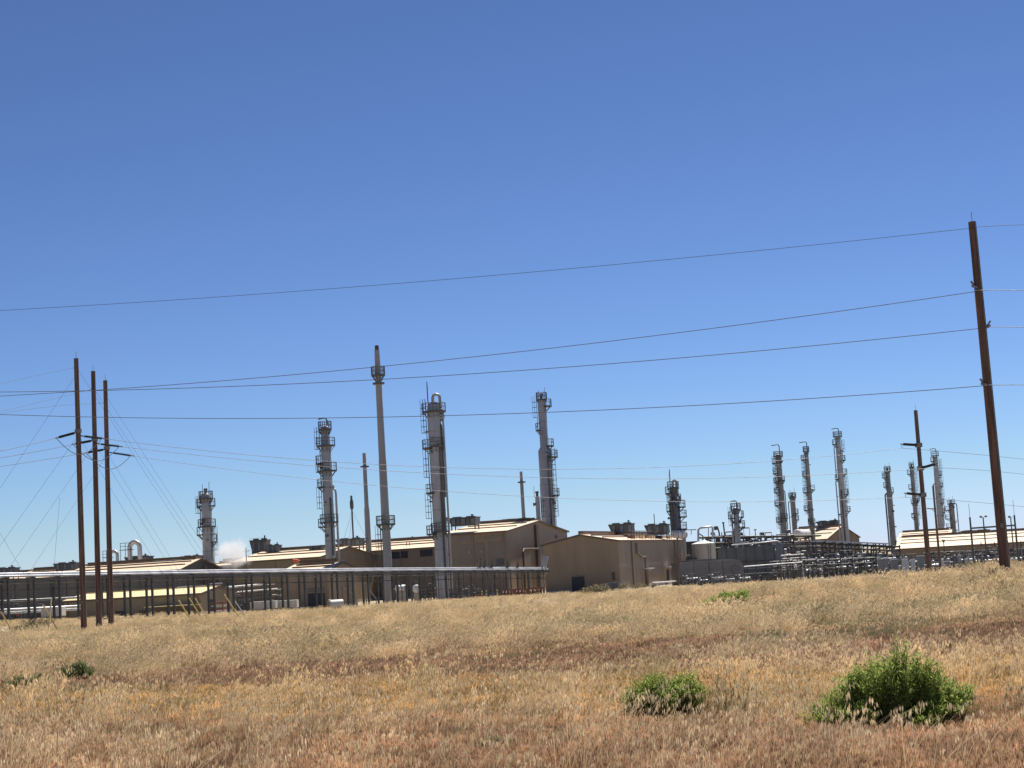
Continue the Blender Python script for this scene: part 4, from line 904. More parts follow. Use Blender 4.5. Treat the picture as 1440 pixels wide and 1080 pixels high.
# flare with guys
p = at(496, 740, 322); fl = thing('flare_stack', 'thin black flare stack with a fat tip and guy wires', 'flare', (p.x, p.y, gz(p.x, p.y)), group='stacks')
z = lambda r: zat(496, r, 322) - gz(p.x, p.y)
MB().lathe([(.17, 0), (.15, z(717))], n=10).build('riser', M['steel'], fl)
MB().lathe([(.15, z(717)), (.36, z(714)), (.36, z(706)), (.22, z(702)), (.2, z(697)), (.12, z(696.5))], n=12).build('tip', M['steel'], fl)
g = MB()
for k in range(3): a = R(20 + 120 * k); g.tube([(0, 0, z(718)), (8 * math.cos(a), 8 * math.sin(a), .3)], .02, 4)
g.build('guys', M['wire_dark'], fl)
# ------------------------------------------------------------------ long pipe rack on the left
RK = [(-140, 811.5, 142), (25, 809, 152), (340, 803, 180), (530, 800.5, 203), (764, 800, 243)]
RP = [at(*k) for k in RK]
S_ = [0.0]
for a, b in zip(RP, RP[1:]): S_.append(S_[-1] + (b - a).length)
RC = [np.polyfit(S_, [p[i] for p in RP], 1 if i < 2 else 2) for i in range(3)]
def rk(s, off=0.0, dz=0.0):
    p = Vector([float(np.polyval(c, s)) for c in RC]); q = Vector([float(np.polyval(c, s + .5)) for c in RC]); t = (q - p).normalized()
    return p + Vector((t.y, -t.x, 0)) * off + Vector((0, 0, dz)), t
TOT = S_[-1]; o0 = rk(0)[0].copy(); o0.z = gz(o0.x, o0.y)
rack = thing('pipe_rack', 'long low rack carrying two bright silver pipes across the front of the plant', 'pipe rack', o0)
nseg = 46
for off, dz_, r in ((-.10, .10, .125), (.16, -.12, .105)):
    mbp = MB(); ps = [rk(TOT * i / nseg, off, dz_)[0] - o0 for i in range(nseg + 1)]; mbp.tube(ps, r, 14)
    for i in range(2, nseg, 5):      # jacket joints
        t = (ps[i + 1] - ps[i]).normalized(); mbp.tube([ps[i] - t * .06, ps[i] + t * .06], r + .012, 14)
    mbp.build('pipe', M['pipe'], rack)
for off, dz_, hgt in ((-.34, -.42, .20), (.36, -.42, .20), (-.34, -1.35, .12)):
    b = MB(); ps = [rk(TOT * i / nseg, off, dz_)[0] - o0 for i in range(nseg + 1)]
    for p, q in zip(ps, ps[1:]): b.bar(p, q, .12, hgt)
    b.build('longitudinal_beam', M['steel'], rack)
mbp = MB(); mbp.tube([rk(TOT * i / nseg, .0, -.75)[0] - o0 for i in range(nseg + 1)], .07, 8); mbp.build('lower_pipe', M['pipe_dull'], rack)
ns = 36
for i in range(ns):
    s = TOT * (i + .4) / ns; b = MB()
    for off in (-.36, .40):
        p, t = rk(s, off); zb = gz(p.x, p.y) - .3
        ang = math.atan2(t.y, t.x)
        if i > 24 and off > 0: b.box(Vector((p.x, p.y, (p.z - .5 + zb) / 2)) - o0, (.10, .10, p.z - .5 - zb), ang)
        else:
            hh = p.z - .5 - zb; c = Vector((p.x, p.y, (p.z - .5 + zb) / 2)) - o0
            b.box(c, (.035, .13, hh), ang); side = Matrix.Rotation(ang, 3, 'Z')
            for sy in (-.10, .10): b.box(c + side @ Vector((0, sy, 0)), (.14, .03, hh), ang)
            b.box(Vector((p.x, p.y, zb + .32)) - o0, (.42, .42, .22), ang)
    p0, t = rk(s, -.55, -.28); p1, _ = rk(s, .55, -.28); b.bar(p0 - o0, p1 - o0, .14, .12)
    p0, t = rk(s, -.36, -1.35); p1, _ = rk(s, .40, -1.35); b.bar(p0 - o0, p1 - o0, .1, .1)
    b.build('support_frame', M['steel'], rack)
for i in range(24):   # small drops and hangers on the far third
    s = TOT * (.66 + .335 * i / 24 + .003 * math.sin(i * 7)); p, t = rk(s, .45 if i % 3 else -.5, -.35); zb = gz(p.x, p.y)
    MB().tube([p - o0, Vector((p.x, p.y, zb + .05)) - o0], .05 if i % 2 else .035, 6).build('drop_pipe', M['pipe_dull' if i % 4 else 'steel'], rack)
for s in (TOT * .985, TOT * .993):     # two pipes climbing away at the right end
    p, t = rk(s, .1, .05); v = Vector((.55, .9, 1.65)); e = MB().tube([p - o0, p + v * .15 - o0, p + v - o0], .16, 12); e.build('rising_pipe', M['pipe'], rack)
for s, h in ((.835, 1.2), (.845, .9), (.862, 1.0), (.90, .75), (.925, .7)):
    p, t = rk(TOT * s, 0, .2); b = MB().tube([p - o0, p + Vector((0, 0, h)) - o0], .07, 8).lathe([(.16, -.02), (.16, .05)], p + Vector((0, 0, h)) - o0, 12).box(p + Vector((0, 0, .25)) - o0, (.34, .34, .4))
    b.build('valve', M['steel'], rack)
p, t = rk(TOT * .84, 0, 1.15); MB().bar(p - t * 1.3 - o0, p + t * 1.6 - o0, .1).bar(p - t * 1.3 - o0, p - t * 1.3 - Vector((0, 0, 1.1)) - o0, .06).bar(p + t * 1.6 - o0, p + t * 1.6 - Vector((0, 0, 1.1)) - o0, .06).build('valve_platform', M['pipe_dull'], rack)

# diagonal braces/pipes seen between the legs in mid rack
for px, py, px2, py2, d, lab in ((481, 824, 497, 836, 212, 'pale sloping pipe low behind the rack, left of the other'), (514, 821, 529, 842, 215, 'pale sloping pipe low behind the rack, nearer the tall stack')):
    a, b = at(px, py, d), at(px2, py2, d + 1); zg = gz(a.x, a.y)
    r = thing('sloping_pipe', lab, 'pipe', (a.x, a.y, zg), group='sloping pipes behind the rack'); a0 = Vector((a.x, a.y, zg))
    MB().tube([a - a0, b - a0], .09, 8).build('pipe', M['pipe_dull'], r); MB().tube([a - a0, (0, 0, 0)], .06, 6).tube([b - a0, (b.x - a.x, b.y - a.y, 0)], .06, 6).build('support', M['steel'], r)

# ------------------------------------------------------------------ gooseneck ducts
def gooseneck(label, px, py, d, s):
    p = at(px, py, d); zb = gz(p.x, p.y) + 5; r = thing('gooseneck_duct', label, 'duct', (p.x, p.y, zb), TH, 'silver goosenecks')
    h = p.z - zb; P = [(-s, 0, -1.5 + h * .2)] + [(-s * math.cos(PI * i / 14), 0, h + s * math.sin(PI * i / 14)) for i in range(15)] + [(s, 0, h - 2.2)]
    MB().tube(P, s * .42, 14).build('duct', M['pipe'], r)
    MB().box((-s * 1.6, 0, h - .3), (s * 2.2, 1.2, .1)).build('walkway', M['platform'], r)
    b = MB()
    for x in (-2.6, -1.6, -.6): b.tube([(x * s, -.5, h - 2.5), (x * s, -.5, h + .9)], .05, 5)
    b.tube([(-2.6 * s, -.5, h + .85), (-.6 * s, -.5, h + .85)], .05, 5).tube([(-2.6 * s, -.5, h + .3), (-.6 * s, -.5, h + .3)], .04, 5).build('handrail', M['platform'], r)
gooseneck('larger silver gooseneck duct standing over the left roofs', 189.5, 770, 282, .95)
gooseneck('smaller silver gooseneck duct just right of the rear dead end pole', 160, 781, 286, .7)

# ------------------------------------------------------------------ steam
def steam():
    m = bpy.data.materials.new('steam'); m.use_nodes = True; nt = m.node_tree; nt.nodes.clear(); L = nt.links.new
    out = nd(nt, 'ShaderNodeOutputMaterial'); pv = nd(nt, 'ShaderNodeVolumePrincipled'); pv.inputs['Color'].default_value = (.97, .96, .96, 1); pv.inputs['Anisotropy'].default_value = .35
    tc = nd(nt, 'ShaderNodeTexCoord'); no = nd(nt, 'ShaderNodeTexNoise'); no.inputs['Scale'].default_value = .62; no.inputs['Detail'].default_value = 6; no.inputs['Distortion'].default_value = 1.0
    L(tc.outputs['Object'], no.inputs['Vector'])
    vl = nd(nt, 'ShaderNodeVectorMath', operation='LENGTH'); mp = nd(nt, 'ShaderNodeMapping'); mp.inputs['Location'].default_value = (0, 0, -.66); mp.inputs['Scale'].default_value = (.265, .3, .30)
    L(tc.outputs['Object'], mp.inputs[0]); L(mp.outputs[0], vl.inputs[0])
    fall = nd(nt, 'ShaderNodeMapRange'); fall.inputs[1].default_value = .38; fall.inputs[2].default_value = 1.02; fall.inputs[3].default_value = .30; fall.inputs[4].default_value = -.30; L(vl.outputs['Value'], fall.inputs[0])
    ad = nd(nt, 'ShaderNodeMath', operation='ADD'); L(no.outputs[0], ad.inputs[0]); L(fall.outputs[0], ad.inputs[1])
    mr = nd(nt, 'ShaderNodeMapRange'); mr.inputs[1].default_value = .47; mr.inputs[2].default_value = .95; mr.inputs[4].default_value = .7; L(ad.outputs[0], mr.inputs[0])
    L(mr.outputs[0], pv.inputs['Density']); L(pv.outputs[0], out.inputs['Volume'])
    p = at(328, 800, 246); b = MB(); prof = [(.3, -1.0), (2.2, -.5), (3.4, .8), (3.9, 2.2), (3.6, 3.6), (2.6, 4.9), (.6, 5.7)]
    o = b.lathe(prof, n=20).build('steam_plume', m, None, p); tag(o, 'white steam puff drifting up from behind the silver pipes', 'steam', kind='stuff')
    # the little vent it comes from
    r = thing('steam_vent', 'small dark vent pipe in the steam puff', 'vent', (at(347, 800, 249).x, 249, gz(-40, 249)))
    h = zat(347, 770, 249) - gz(-40, 249); MB().tube([(0, 0, 0), (0, 0, h)], .1, 8).build('pipe', M['steel'], r); MB().bar((-.5, 0, h - .5), (.5, 0, h - .5), .1).build('crosspiece', M['steel'], r)
steam()

# windsock
p = at(412, 806, 258); zb = gz(p.x, p.y); r = thing('windsock', 'small orange red windsock on a mast in front of the gabled building', 'windsock', (p.x, p.y, zb)); h = zat(412, 788, 258) - zb
MB().tube([(0, 0, 0), (0, 0, h + .2)], .05, 6).build('mast', M['pipe_dull'], r)
MB().tube([(.05, 0, h), (.5, 0, h - .05), (1.1, 0, h - .22), (1.5, 0, h - .42)], [.26, .25, .2, .14], 10).build('sock', M['redflag'], r)

# ------------------------------------------------------------------ low pipe runs
def pipe_run(label, A, B, offs, r=.14, m='pipe', spacing=5.0, legs=True, group='low pipe runs', name='pipe_run', post=.12, deck=None):
    """pipes between two world points; offs: list of (sideways, up)"""
    A, B = Vector(A), Vector(B); o = Vector((A.x, A.y, gz(A.x, A.y))); root = thing(name, label, 'pipes', o, group=group); d = (B - A); n = Vector((d.y, -d.x, 0)).normalized()
    for k, (sx, up) in enumerate(offs):
        q = n * sx + Vector((0, 0, up)); rr = r * (1, .7, .85, 1.15)[k % 4]
        MB().tube([A + q - o, B + q - o], rr, 10).build('pipe', M[m if k % 3 != 2 else 'pipe_dull'], root)
    k = max(2, int(d.length / spacing)); lo, hi = min(s for s, u in offs) - .25, max(s for s, u in offs) + .25
    ups = sorted({round(u, 2) for s, u in offs})
    for i in range(k):
        c = A + d * ((i + .5) / k); b = MB(); zg = gz(c.x, c.y)
        for s in (lo, hi):
            q = c + n * s; b.bar(Vector((q.x, q.y, zg - .2)) - o, Vector((q.x, q.y, c.z + ups[-1] + .1)) - o, post)
        for u in ups: b.bar(c + n * lo + Vector((0, 0, u - r * 1.2)) - o, c + n * hi + Vector((0, 0, u - r * 1.2)) - o, post)
        b.build('support', M['steel'], root)
    return root
z0 = lambda p: Vector((p.x, p.y, p.z))
pipe_run('bright pipes low behind the rack at the left edge', at(-130, 852, 186), at(116, 840, 196), [(0, 0), (.7, -.95), (1.4, 0), (.2, -1.35), (1.0, -1.0)], .13)
pipe_run('white pipe pair behind the yellow roofed shed', at(250, 827, 224), at(312, 821, 219), [(0, 0), (.5, -.5)], .17)
pipe_run('white pipe pair right of the yellow roofed shed', at(318, 826, 226), at(386, 820.5, 232), [(0, 0), (.6, -.75), (.3, -1.6)], .14, 'white')
pipe_run('grey pipes crossing behind the rack beside the wide blue door', at(352, 832, 236), at(400, 829, 240), [(0, 0), (.5, -.8)], .12, 'pipe_dull')
# modular yard racks on the right
GRK = 'multi level yard racks'
pipe_run('upper yard rack running dark against the sky behind the grey enclosure', at(985, 756.5, 335), at(1150, 754, 345), [(-1.2, 0), (-.4, .15), (.5, 0), (1.3, .1), (-1, -1.1), (0, -1.05), (1, -1.1), (-.8, -2.1), (.6, -2.1)], .15, 'pipe_dull', 4, True, GRK, post=.2)
pipe_run('tall yard rack topped by a pale beam left of the dark streaked tower', at(1146, 765, 300), at(1262, 771, 318), [(-1.2, .4), (-.3, -.4), (.7, .3), (-1, -1.4), (0, -1.5), (1.1, -1.4), (-.9, -2.5), (.4, -2.55), (1, -2.5), (-.5, -3.2)], .12, 'pipe_dull', 2.4, True, GRK, post=.22)
pipe_run('low yard rack of pale pipes below the tall yard rack', at(1085, 790, 272), at(1236, 784, 276), [(-.8, 0), (.1, .05), (.9, 0), (-.5, -.85), (.5, -.8), (0, -1.4)], .09, 'pipe_dull', 2.0, True, GRK, post=.18)
pipe_run('yard pipes before the wall of the very long building', at(1300, 778, 300), at(1500, 770, 300), [(-.8, 0), (.3, .1), (-.3, -1.0), (.8, -1.1), (0, -1.9)], .10, 'pipe_dull', 2.6, True, GRK, post=.18)
# pale cap beam over the tall yard rack
a, b = at(1145, 760.5, 298), at(1252, 764.8, 314); o = Vector((a.x, a.y, gz(a.x, a.y)))
r = thing('cap_beam', 'long pale beam on posts topping the dense yard rack', 'beam', o); MB().bar(a - o, b - o, .35, .22).build('beam', M['cabinet_pale'], r)
for k in range(12): c = a.lerp(b, (k + .2) / 12); MB().bar(c - o - Vector((0, 0, .1)), Vector((c.x, c.y, gz(c.x, c.y))) - o, .2).build('post', M['steel'], r)
# pale handrail pipe in front
a, b = at(1046, 797, 258), at(1128, 790.5, 262); o = Vector((a.x, a.y, gz(a.x, a.y))); r = thing('pipe_rail', 'single pale pipe on short posts right of the grey drum', 'pipe', o)
MB().tube([a - o, b - o, Vector((b.x + .05, b.y, gz(b.x, b.y))) - o], .09, 8).build('pipe', M['pipe'], r)
for k in range(5): c = a.lerp(b, k / 5); MB().bar(c - o, Vector((c.x, c.y, gz(c.x, c.y))) - o, .10).build('post', M['steel'], r)
pipe_run('pale pipe stub run behind the single pale pipe', at(1098, 781.5, 268), at(1130, 779.5, 270), [(0, 0), (.4, -.5)], .11, 'pipe', 2.5)

# ------------------------------------------------------------------ tanks, vessels, enclosures
def vtank(label, px, py_top, py_bot, wpx, d, m='tank'):
    p = at(px, py_bot, d); zb = gz(p.x, p.y); r = thing('storage_tank', label, 'tank', (p.x, p.y, zb)); R_ = wpx * d / F / 2; h = zat(px, py_top, d) - zb; z1 = p.z - zb
    MB().lathe([(R_, z1), (R_, h), (R_ + .06, h), (R_ + .06, h + .1)], n=36).build('shell', M[m], r)
    MB().lathe([(R_ + .08, h + .08), (R_ * .3, h + .55), (.05, h + .65)], n=36).build('roof', M['white'], r)
    MB().lathe([(R_ * .85, -.2), (R_ * .85, z1)], n=24).build('plinth', M['concrete'], r)
    ladder(r, z1, h + 1.0, R_, -70, False)
    MB().tube([(0, 0, h + .5), (0, 0, h + 1.4), (-.6, 0, h + 1.8)], .12, 8).build('vent', M['pipe_dull'], r); return r
vtank('small cream tank with white conical roof behind the grey drum', 990.5, 765, 787, 33, 285)
def hvessel(label, px0, py0, px1, py1, d0, d1, r, m='vessel', name='pressure_drum', legs=True, saddle='concrete', group=None, head=.45):
    a, b = at(px0, py0, d0), at(px1, py1, d1); b.z = a.z; o = Vector((a.x, a.y, gz(a.x, a.y))); root = thing(name, label, 'tank', o, group=group)
    d = b - a; z = d.normalized(); x = Vector((0, 0, 1)).cross(z).normalized(); y = z.cross(x); A = Matrix((x, y, z)).transposed(); Ln = d.length; prof = []
    for k in range(6): t = PI / 2 * k / 5; prof.append((max(.02, r * math.sin(t)), -r * head * math.cos(t)))
    prof += [(r, Ln * .3), (r, Ln * .7)]
    for k in range(6): t = PI / 2 * k / 5; prof.append((max(.02, r * math.cos(t)), Ln + r * head * math.sin(t)))
    MB().lathe(prof, a - o, 28, A).build('shell', M[m], root)
    for f in (.08, .5, .92): MB().lathe([(r, Ln * f - .06), (r + .03, Ln * f - .05), (r + .03, Ln * f + .05), (r, Ln * f + .06)], a - o, 28, A).build('band', M['pipe_dull'], root)
    if legs:
        for f in (.2, .8):
            c = a + d * f; zg = gz(c.x, c.y) - .2; MB().box(Vector((c.x, c.y, (zg + c.z - r * .6) / 2)) - o, (r * 1.5, .5, c.z - r * .6 - zg), math.atan2(d.y, d.x) + PI / 2).build('saddle', M[saddle], root)
    for f in (.25, .6): c = a + d * f + Vector((0, 0, r)); MB().tube([c - o, c + Vector((0, 0, .5)) - o], .14, 8).build('nozzle', M['pipe_dull'], root)
    return root
a, b = at(957, 812, 261), at(1046, 809, 266); zg = gz(a.x, a.y); r = thing('silencer_housing', 'long grey flat sided housing with a bright rounded right end, by the tan front building', 'housing', (a.x, a.y, zg), math.atan2(b.y - a.y, b.x - a.x))
W = (b - a).length; z0_, z1_ = -.3, zat(1000, 788.5, 263) - zg; rr_ = 1.25
pf = [(0, z0_), (W, z0_), (W, z1_ - rr_)] + [(W - rr_ + rr_ * math.cos(PI / 2 * k / 8), z1_ - rr_ + rr_ * math.sin(PI / 2 * k / 8)) for k in range(1, 9)] + [(0, z1_)]
mb = MB(); n = len(pf); mb.quad(*[(x, 0, z) for x, z in pf]); mb.quad(*[(x, 2.6, z) for x, z in pf][::-1])
for k in range(n): (x, z), (x2, z2) = pf[k], pf[(k + 1) % n]; mb.quad((x, 0, z), (x, 2.6, z), (x2, 2.6, z2), (x2, 0, z2))
mb.build('shell', M['vessel'], r)
for f in (.22, .46, .68): MB().box((W * f, -.03, (z0_ + z1_) / 2), (.1, .08, z1_ - z0_)).build('panel_post', M['pipe_dull'], r)
MB().box((W * .35, .9, z1_ + .16), (W * .55, .8, .3)).build('top_duct', M['pipe_dull'], r)
MB().lathe([(.78, 0), (.78, .06)], (W - 1.4, -.0, z1_ - 1.6), 20, Matrix.Rotation(PI / 2, 3, 'X')).build('round_hatch', M['pipe_dull'], r)
hvessel('white elevated drum on splayed legs among the far right towers', 1121, 750.5, 1135, 749.5, 372, 380, .95, 'white', legs=False)
p = at(1127, 752, 376); lg = tag(MB().bar((-1.2, 0, -1), (-3.2, 0, -5.5), .3).bar((-.4, -.6, -1), (-2.2, -.6, -8), .28).bar((.9, -.6, -1), (-.6, -.6, -8), .28).bar((1.6, 0, -.9), (2.6, 0, -8), .3).bar((-1.6, 0, -.9), (1.8, 0, -.9), .3).build('drum_stand', M['pipe_dull'], None, p), 'splayed pale stand under the white elevated drum', 'stand')
hvessel('short white drum low under the rack right of the tall stack', 558, 827.5, 569, 827, 236, 236.5, .48, 'white')
hvessel('white drum end on, beside the short white drum under the rack', 585.5, 828, 586.5, 827, 238, 243, .58, 'white')
hvessel('big pale flat topped drum behind the tan front building, left of the cream tank', 948, 752, 962, 752, 297, 299, .8, 'white', legs=True)
# grey enclosure
a = G(1093, 292, -2.3); r = thing('compressor_enclosure', 'long slate grey panelled enclosure behind the grey drum', 'enclosure', a, R(-8)); Wd = 10.0
zt = zat(1090, 766.5, 292) + 2.3; zb_ = 0
MB().box((-Wd / 2, 1.6, zt / 2), (Wd, 3.2, zt)).build('housing', M['greybox'], r)
for k in range(6): MB().box((-.2 - k * 1.66, -.05, zt / 2), (.09, .12, zt)).build('panel_post', M['steel'], r)
MB().box((-Wd / 2, -.07, zt * .52), (Wd, .1, .18)).build('panel_rail', M['steel'], r); MB().box((-Wd / 2, -.06, zt * .30), (Wd, .1, .1)).build('panel_rail', M['cabinet_pale'], r)
MB().tube([(-7.5, .2, zt + .45), (-3, .1, zt + .55), (.4, .1, zt + .75), (1.2, .1, zt + .2)], .09, 8).build('pipe', M['pipe'], r)
for k in range(7): MB().box((-.8 - 1.3 * k, 1.4, zt + .22), (.7, .9, .42)).build('roof_unit', M['cooler'], r)
MB().box((.75, 1.2, zt * .55), (1.3, 2.2, zt * 1.1)).build('end_cabinet', M['cabinet'], r)

# ------------------------------------------------------------------ piping skids repeated through the yard
def skid_proto():
    r = thing('valve_skid', 'x', 'piping skid'); g = random.Random(4); f = MB()
    for x in (-1.6, -.5, .6, 1.6):
        for y in (-.5, .5): f.bar((x, y, 0), (x, y, 2.6), .11)
    for z in (1.3, 2.6): f.bar((-1.7, -.5, z), (1.7, -.5, z), .11); f.bar((-1.7, .5, z), (1.7, .5, z), .11)
    f.build('frame', M['steel'], r)
    for k in range(6):
        x = -1.5 + k * .6; h = g.uniform(1.2, 3.3); MB().tube([(x, -.2, .1), (x, -.2, h - .3), (x + .15, -.1, h), (x + .7, .1, h)], g.uniform(.07, .14), 8).build('pipe', M[('pipe_dull', 'steel', 'shell_dark')[k % 3]], r)
    for z in (.8, 1.5, 2.2): MB().tube([(-1.8, -.6, z), (1.8, -.6, z)], .10, 8).build('header', M['pipe_dull' if z > 2 else 'steel'], r)
    for k in range(4):
        x = -1.2 + k * .8; v = MB().lathe([(.2, -.2), (.24, 0), (.2, .2)], (x, -.65, 1.1 + .4 * (k % 2)), 10); v.tube([(x, -.65, 1.2), (x, -.65, 1.9)], .03, 5).lathe([(.22, 0), (.22, .04)], (x, -.65, 1.9), 12); v.build('valve', M['red' if k == 3 else 'steel'], r)
    return r
sk0 = skid_proto(); used = False
SK = [(1004, 335, 1.15), (1018, 338, 1.3), (1052, 340, 1.25), (1065, 338, 1.1), (1082, 336, 1.2), (1108, 320, 1.1), (1018, 300, 1.35), (1100, 300, 1.2), (1118, 296, 1.25), (1132, 290, 1.2), (1140, 310, 1.35),
      (1156, 284, 1.0), (1176, 286, 1.05), (1196, 284, 1.0), (1216, 286, .95), (1236, 288, .9), (1170, 310, 1.4), (1190, 314, 1.4), (1228, 320, 1.3), (1325, 285, .9), (1345, 288, .95), (1366, 286, .9), (1388, 290, 1.0), (1412, 288, 1.0), (1434, 286, 1.0),
      (1008, 268, .8), (1060, 262, .55), (1082, 262, .5), (965, 284, 1.3)]
for px, d, s in SK:
    c = sk0 if not used else copy_tree(sk0); used = True
    q = G(px, d, -2.3); q.z = gz(q.x, q.y); c.location = q; c.scale = (s, s, s * rnd.uniform(.9, 1.2) * (2.2 if d >= 318 and px < 1150 else 1)); c.rotation_euler.z = R(rnd.choice((-20, -8, 5, 160, 172)))
    c['label'] = 'cluttered skid of dark framed pipes and valves crowded in the right hand yard'; c['group'] = 'valve skids of the right hand yard'
def skid2_proto():
    r = thing('exchanger_skid', 'x', 'piping skid'); A = Matrix.Rotation(PI / 2, 3, 'Y')
    for x in (-1.5, -.6): MB().lathe([(.34, .5), (.36, .55), (.36, 2.3), (.25, 2.5), (.06, 2.58)], (x, .3, 0), 16).build('vertical_drum', M['pipe_dull' if x < -1 else 'shell'], r)
    for z in (.75, 1.6): MB().lathe([(.30, -1.2), (.30, 1.1), (.40, 1.1), (.40, 1.2), (.32, 1.2), (.32, 1.45), (.1, 1.5)], (.6, -.2, z), 14, A).build('exchanger', M['shell' if z > 1 else 'vessel'], r)
    f = MB()
    for x in (-.3, 1.5):
        for y in (-.55, .2): f.bar((x, y, 0), (x, y, 2.3), .12)
    for z in (.4, 1.25, 2.3): f.bar((-.3, -.55, z), (1.5, -.55, z), .1)
    f.build('frame', M['steel'], r)
    for k in range(5):
        x = -1.8 + k * .85; MB().tube([(x, -.6, .15), (x, -.6, 1.0 + .35 * k % 1.3), (x + .2, -.5, 1.2 + .35 * k % 1.3), (x + .9, -.4, 1.2 + .35 * k % 1.3), (x + .9, -.4, 2.9 - .2 * k)], .075, 8).build('pipe', M[('shell', 'pipe_dull', 'pipe')[k % 3]], r)
    MB().tube([(-.3, -.6, 2.9), (1.5, -.6, 2.9)], .04, 5).tube([(-.3, -.6, 2.3), (-.3, -.6, 2.9)], .04, 5).tube([(1.5, -.6, 2.3), (1.5, -.6, 2.9)], .04, 5).tube([(.6, -.6, 2.3), (.6, -.6, 2.9)], .04, 5).build('handrail', M['platform'], r)
    return r
sk2 = skid2_proto(); used2 = False
for i, (px, d, s) in enumerate([(1000, 306, 1.1), (1013, 278, .9), (1028, 345, 1.4), (1044, 342, 1.3), (1074, 343, 1.35), (1096, 330, 1.25), (1106, 282, 1.0), (1124, 286, 1.1), (1138, 280, 1.0), (1148, 300, 1.2), (1164, 292, 1.2), (1180, 276, .95), (1186, 300, 1.2), (1204, 300, 1.2), (1206, 278, .9), (1222, 302, 1.2), (1226, 276, .95), (1244, 300, 1.1),
        (1262, 262, .9), (1280, 266, .9), (1304, 264, .9), (1318, 268, .85), (1340, 270, 1.0), (1356, 262, .9), (1376, 268, 1.0), (1396, 266, .95), (1420, 270, 1.0), (970, 258, .62), (988, 257, .55), (1006, 256, .6), (1024, 256, .5), (1044, 258, .6)]):
    c = sk2 if not used2 else copy_tree(sk2); used2 = True
    q = G(px, d, -2.3); q.z = gz(q.x, q.y); c.location = q; c.scale = (s, s, s * rnd.uniform(.85, 1.25) * (2.3 if d >= 328 and px < 1150 else 1)); c.rotation_euler.z = R(rnd.choice((-24, -10, 4, 14)))
    c['label'] = 'grey skid of drums, exchangers and bent pipes packed into the right hand yard'; c['group'] = 'exchanger skids of the right hand yard'
LK = [(18, 205), (52, 210), (128, 215), (205, 226), (340, 236), (372, 238), (392, 236), (640, 240), (668, 246), (560, 246), (600, 248)]
for px, d in LK:
    c = copy_tree(sk0); q = G(px, d, -2); q.z = gz(q.x, q.y); c.location = q; c.rotation_euler.z = R(rnd.choice((-20, -8, 5, 160))); s = rnd.uniform(.6, .85); c.scale = (s, s, s)
    c['label'] = 'dark framed piping skid glimpsed between the legs of the long rack'; c['group'] = 'piping skids behind the long rack'

# boxes added as a dark backdrop to darken the gaps of the yard
SH = [(1012, 352, 6.0, 7.4, 'tall dark shelter closing the yard behind the silver pipe loop'), (1058, 354, 8.0, 7.0, 'tall dark shelter behind the grey enclosure'), (1092, 352, 5.5, 7.2, 'tall dark shelter behind the right end of the grey enclosure'), (1132, 392, 6.0, 6.4, 'tall dark shelter behind the white elevated drum'),
      (1112, 318, 4.2, 3.0, 'dark backdrop under the white elevated drum'), (1150, 332, 5.0, 3.2, 'dark backdrop behind the tall yard rack, left end'), (1185, 334, 6.0, 3.0, 'long dark backdrop behind the middle of the tall yard rack'),
      (1222, 336, 5.0, 2.8, 'dark backdrop behind the right half of the tall yard rack'), (1258, 330, 4.0, 2.6, 'dark backdrop at the foot of the dark streaked tower'), (1330, 306, 7.0, 2.2, 'low dark shelter between the thin pole and the gantry'), (1385, 308, 8.0, 2.2, 'low dark shelter behind the gantry'), (1430, 306, 6.0, 2.4, 'low dark shelter at the right edge'),
      (1010, 300, 4.5, 4.6, 'dark shelter between the cream tank and the grey enclosure'), (968, 302, 4.4, 7.3, 'tall dark shelter between the tan front building and the cream tank'), (1070, 268, 5.0, 1.5, 'low dark backdrop box before the grey enclosure')]
for px, d, W, h, lab in SH:
    q = G(px, d, -2.3); q.z = gz(q.x, q.y); r = thing('backdrop_box', lab, 'backdrop', q, R(-12), 'dark backdrops of the yard')
    MB().box((0, 0, h / 2 - .1), (W, 2.6, h + .2)).build('housing', M['backdrop'], r); MB().box((0, 0, h + .08), (W + .3, 2.9, .14)).build('roof', M['steel'], r)
    b = MB(); n = max(3, int(W / 1.1))
    for k in range(n + 1): b.box((-W / 2 + W * k / n, -1.36, h / 2), (.1, .12, h))
    b.box((0, -1.36, h * .55), (W, .1, .12)); b.build('frame', M['steel'], r)
    for k in range(n): MB().tube([(-W / 2 + W * (k + .5) / n, -1.6, .1), (-W / 2 + W * (k + .5) / n, -1.6, h * (.4 + .2 * (k % 3))), (-W / 2 + W * (k + .5) / n + .5, -1.5, h * (.5 + .2 * (k % 3)))], .09, 8).build('pipe', M['pipe_dull'], r)

# vents, stubs and small poles of the right-hand skyline
for i, (px, y0, y1, d, lab) in enumerate(((1020, 735, 756, 336, 'thin dark vent pipe leaning above the yard rack'), (1062, 745, 757, 340, 'short forked lamp above the yard rack'), (996, 741, 757, 334, 'plain vent stub left of the silver loop'), (1142, 748, 757, 338, 'tiny lamp stub at the right end of the upper yard rack'))):
    a, b = at(px, y1, d), at(px - (3 if i == 0 else 0), y0, d); o = thing('vent_mast', lab, 'vent', a, group='vents of the yard rack')
    MB().tube([(0, 0, -1), b - a], .16 if i == 0 else .08, 6).build('pipe', M['steel'], o); MB().box(b - a, (.5, .3, .22)).build('cap', M['steel'], o)
a = at(983, 757, 315); o = thing('pipe_loop', 'silver pipe loop on the skyline above the cream tank', 'pipe', a); q = lambda x, y: at(x, y, 315) - a
MB().tube([q(982, 772), q(982, 745), q(985, 742.5), q(992, 741.5), q(999, 740.5), q(1002, 742), q(1002.5, 756)], .2, 10).build('pipe', M['pipe'], o)
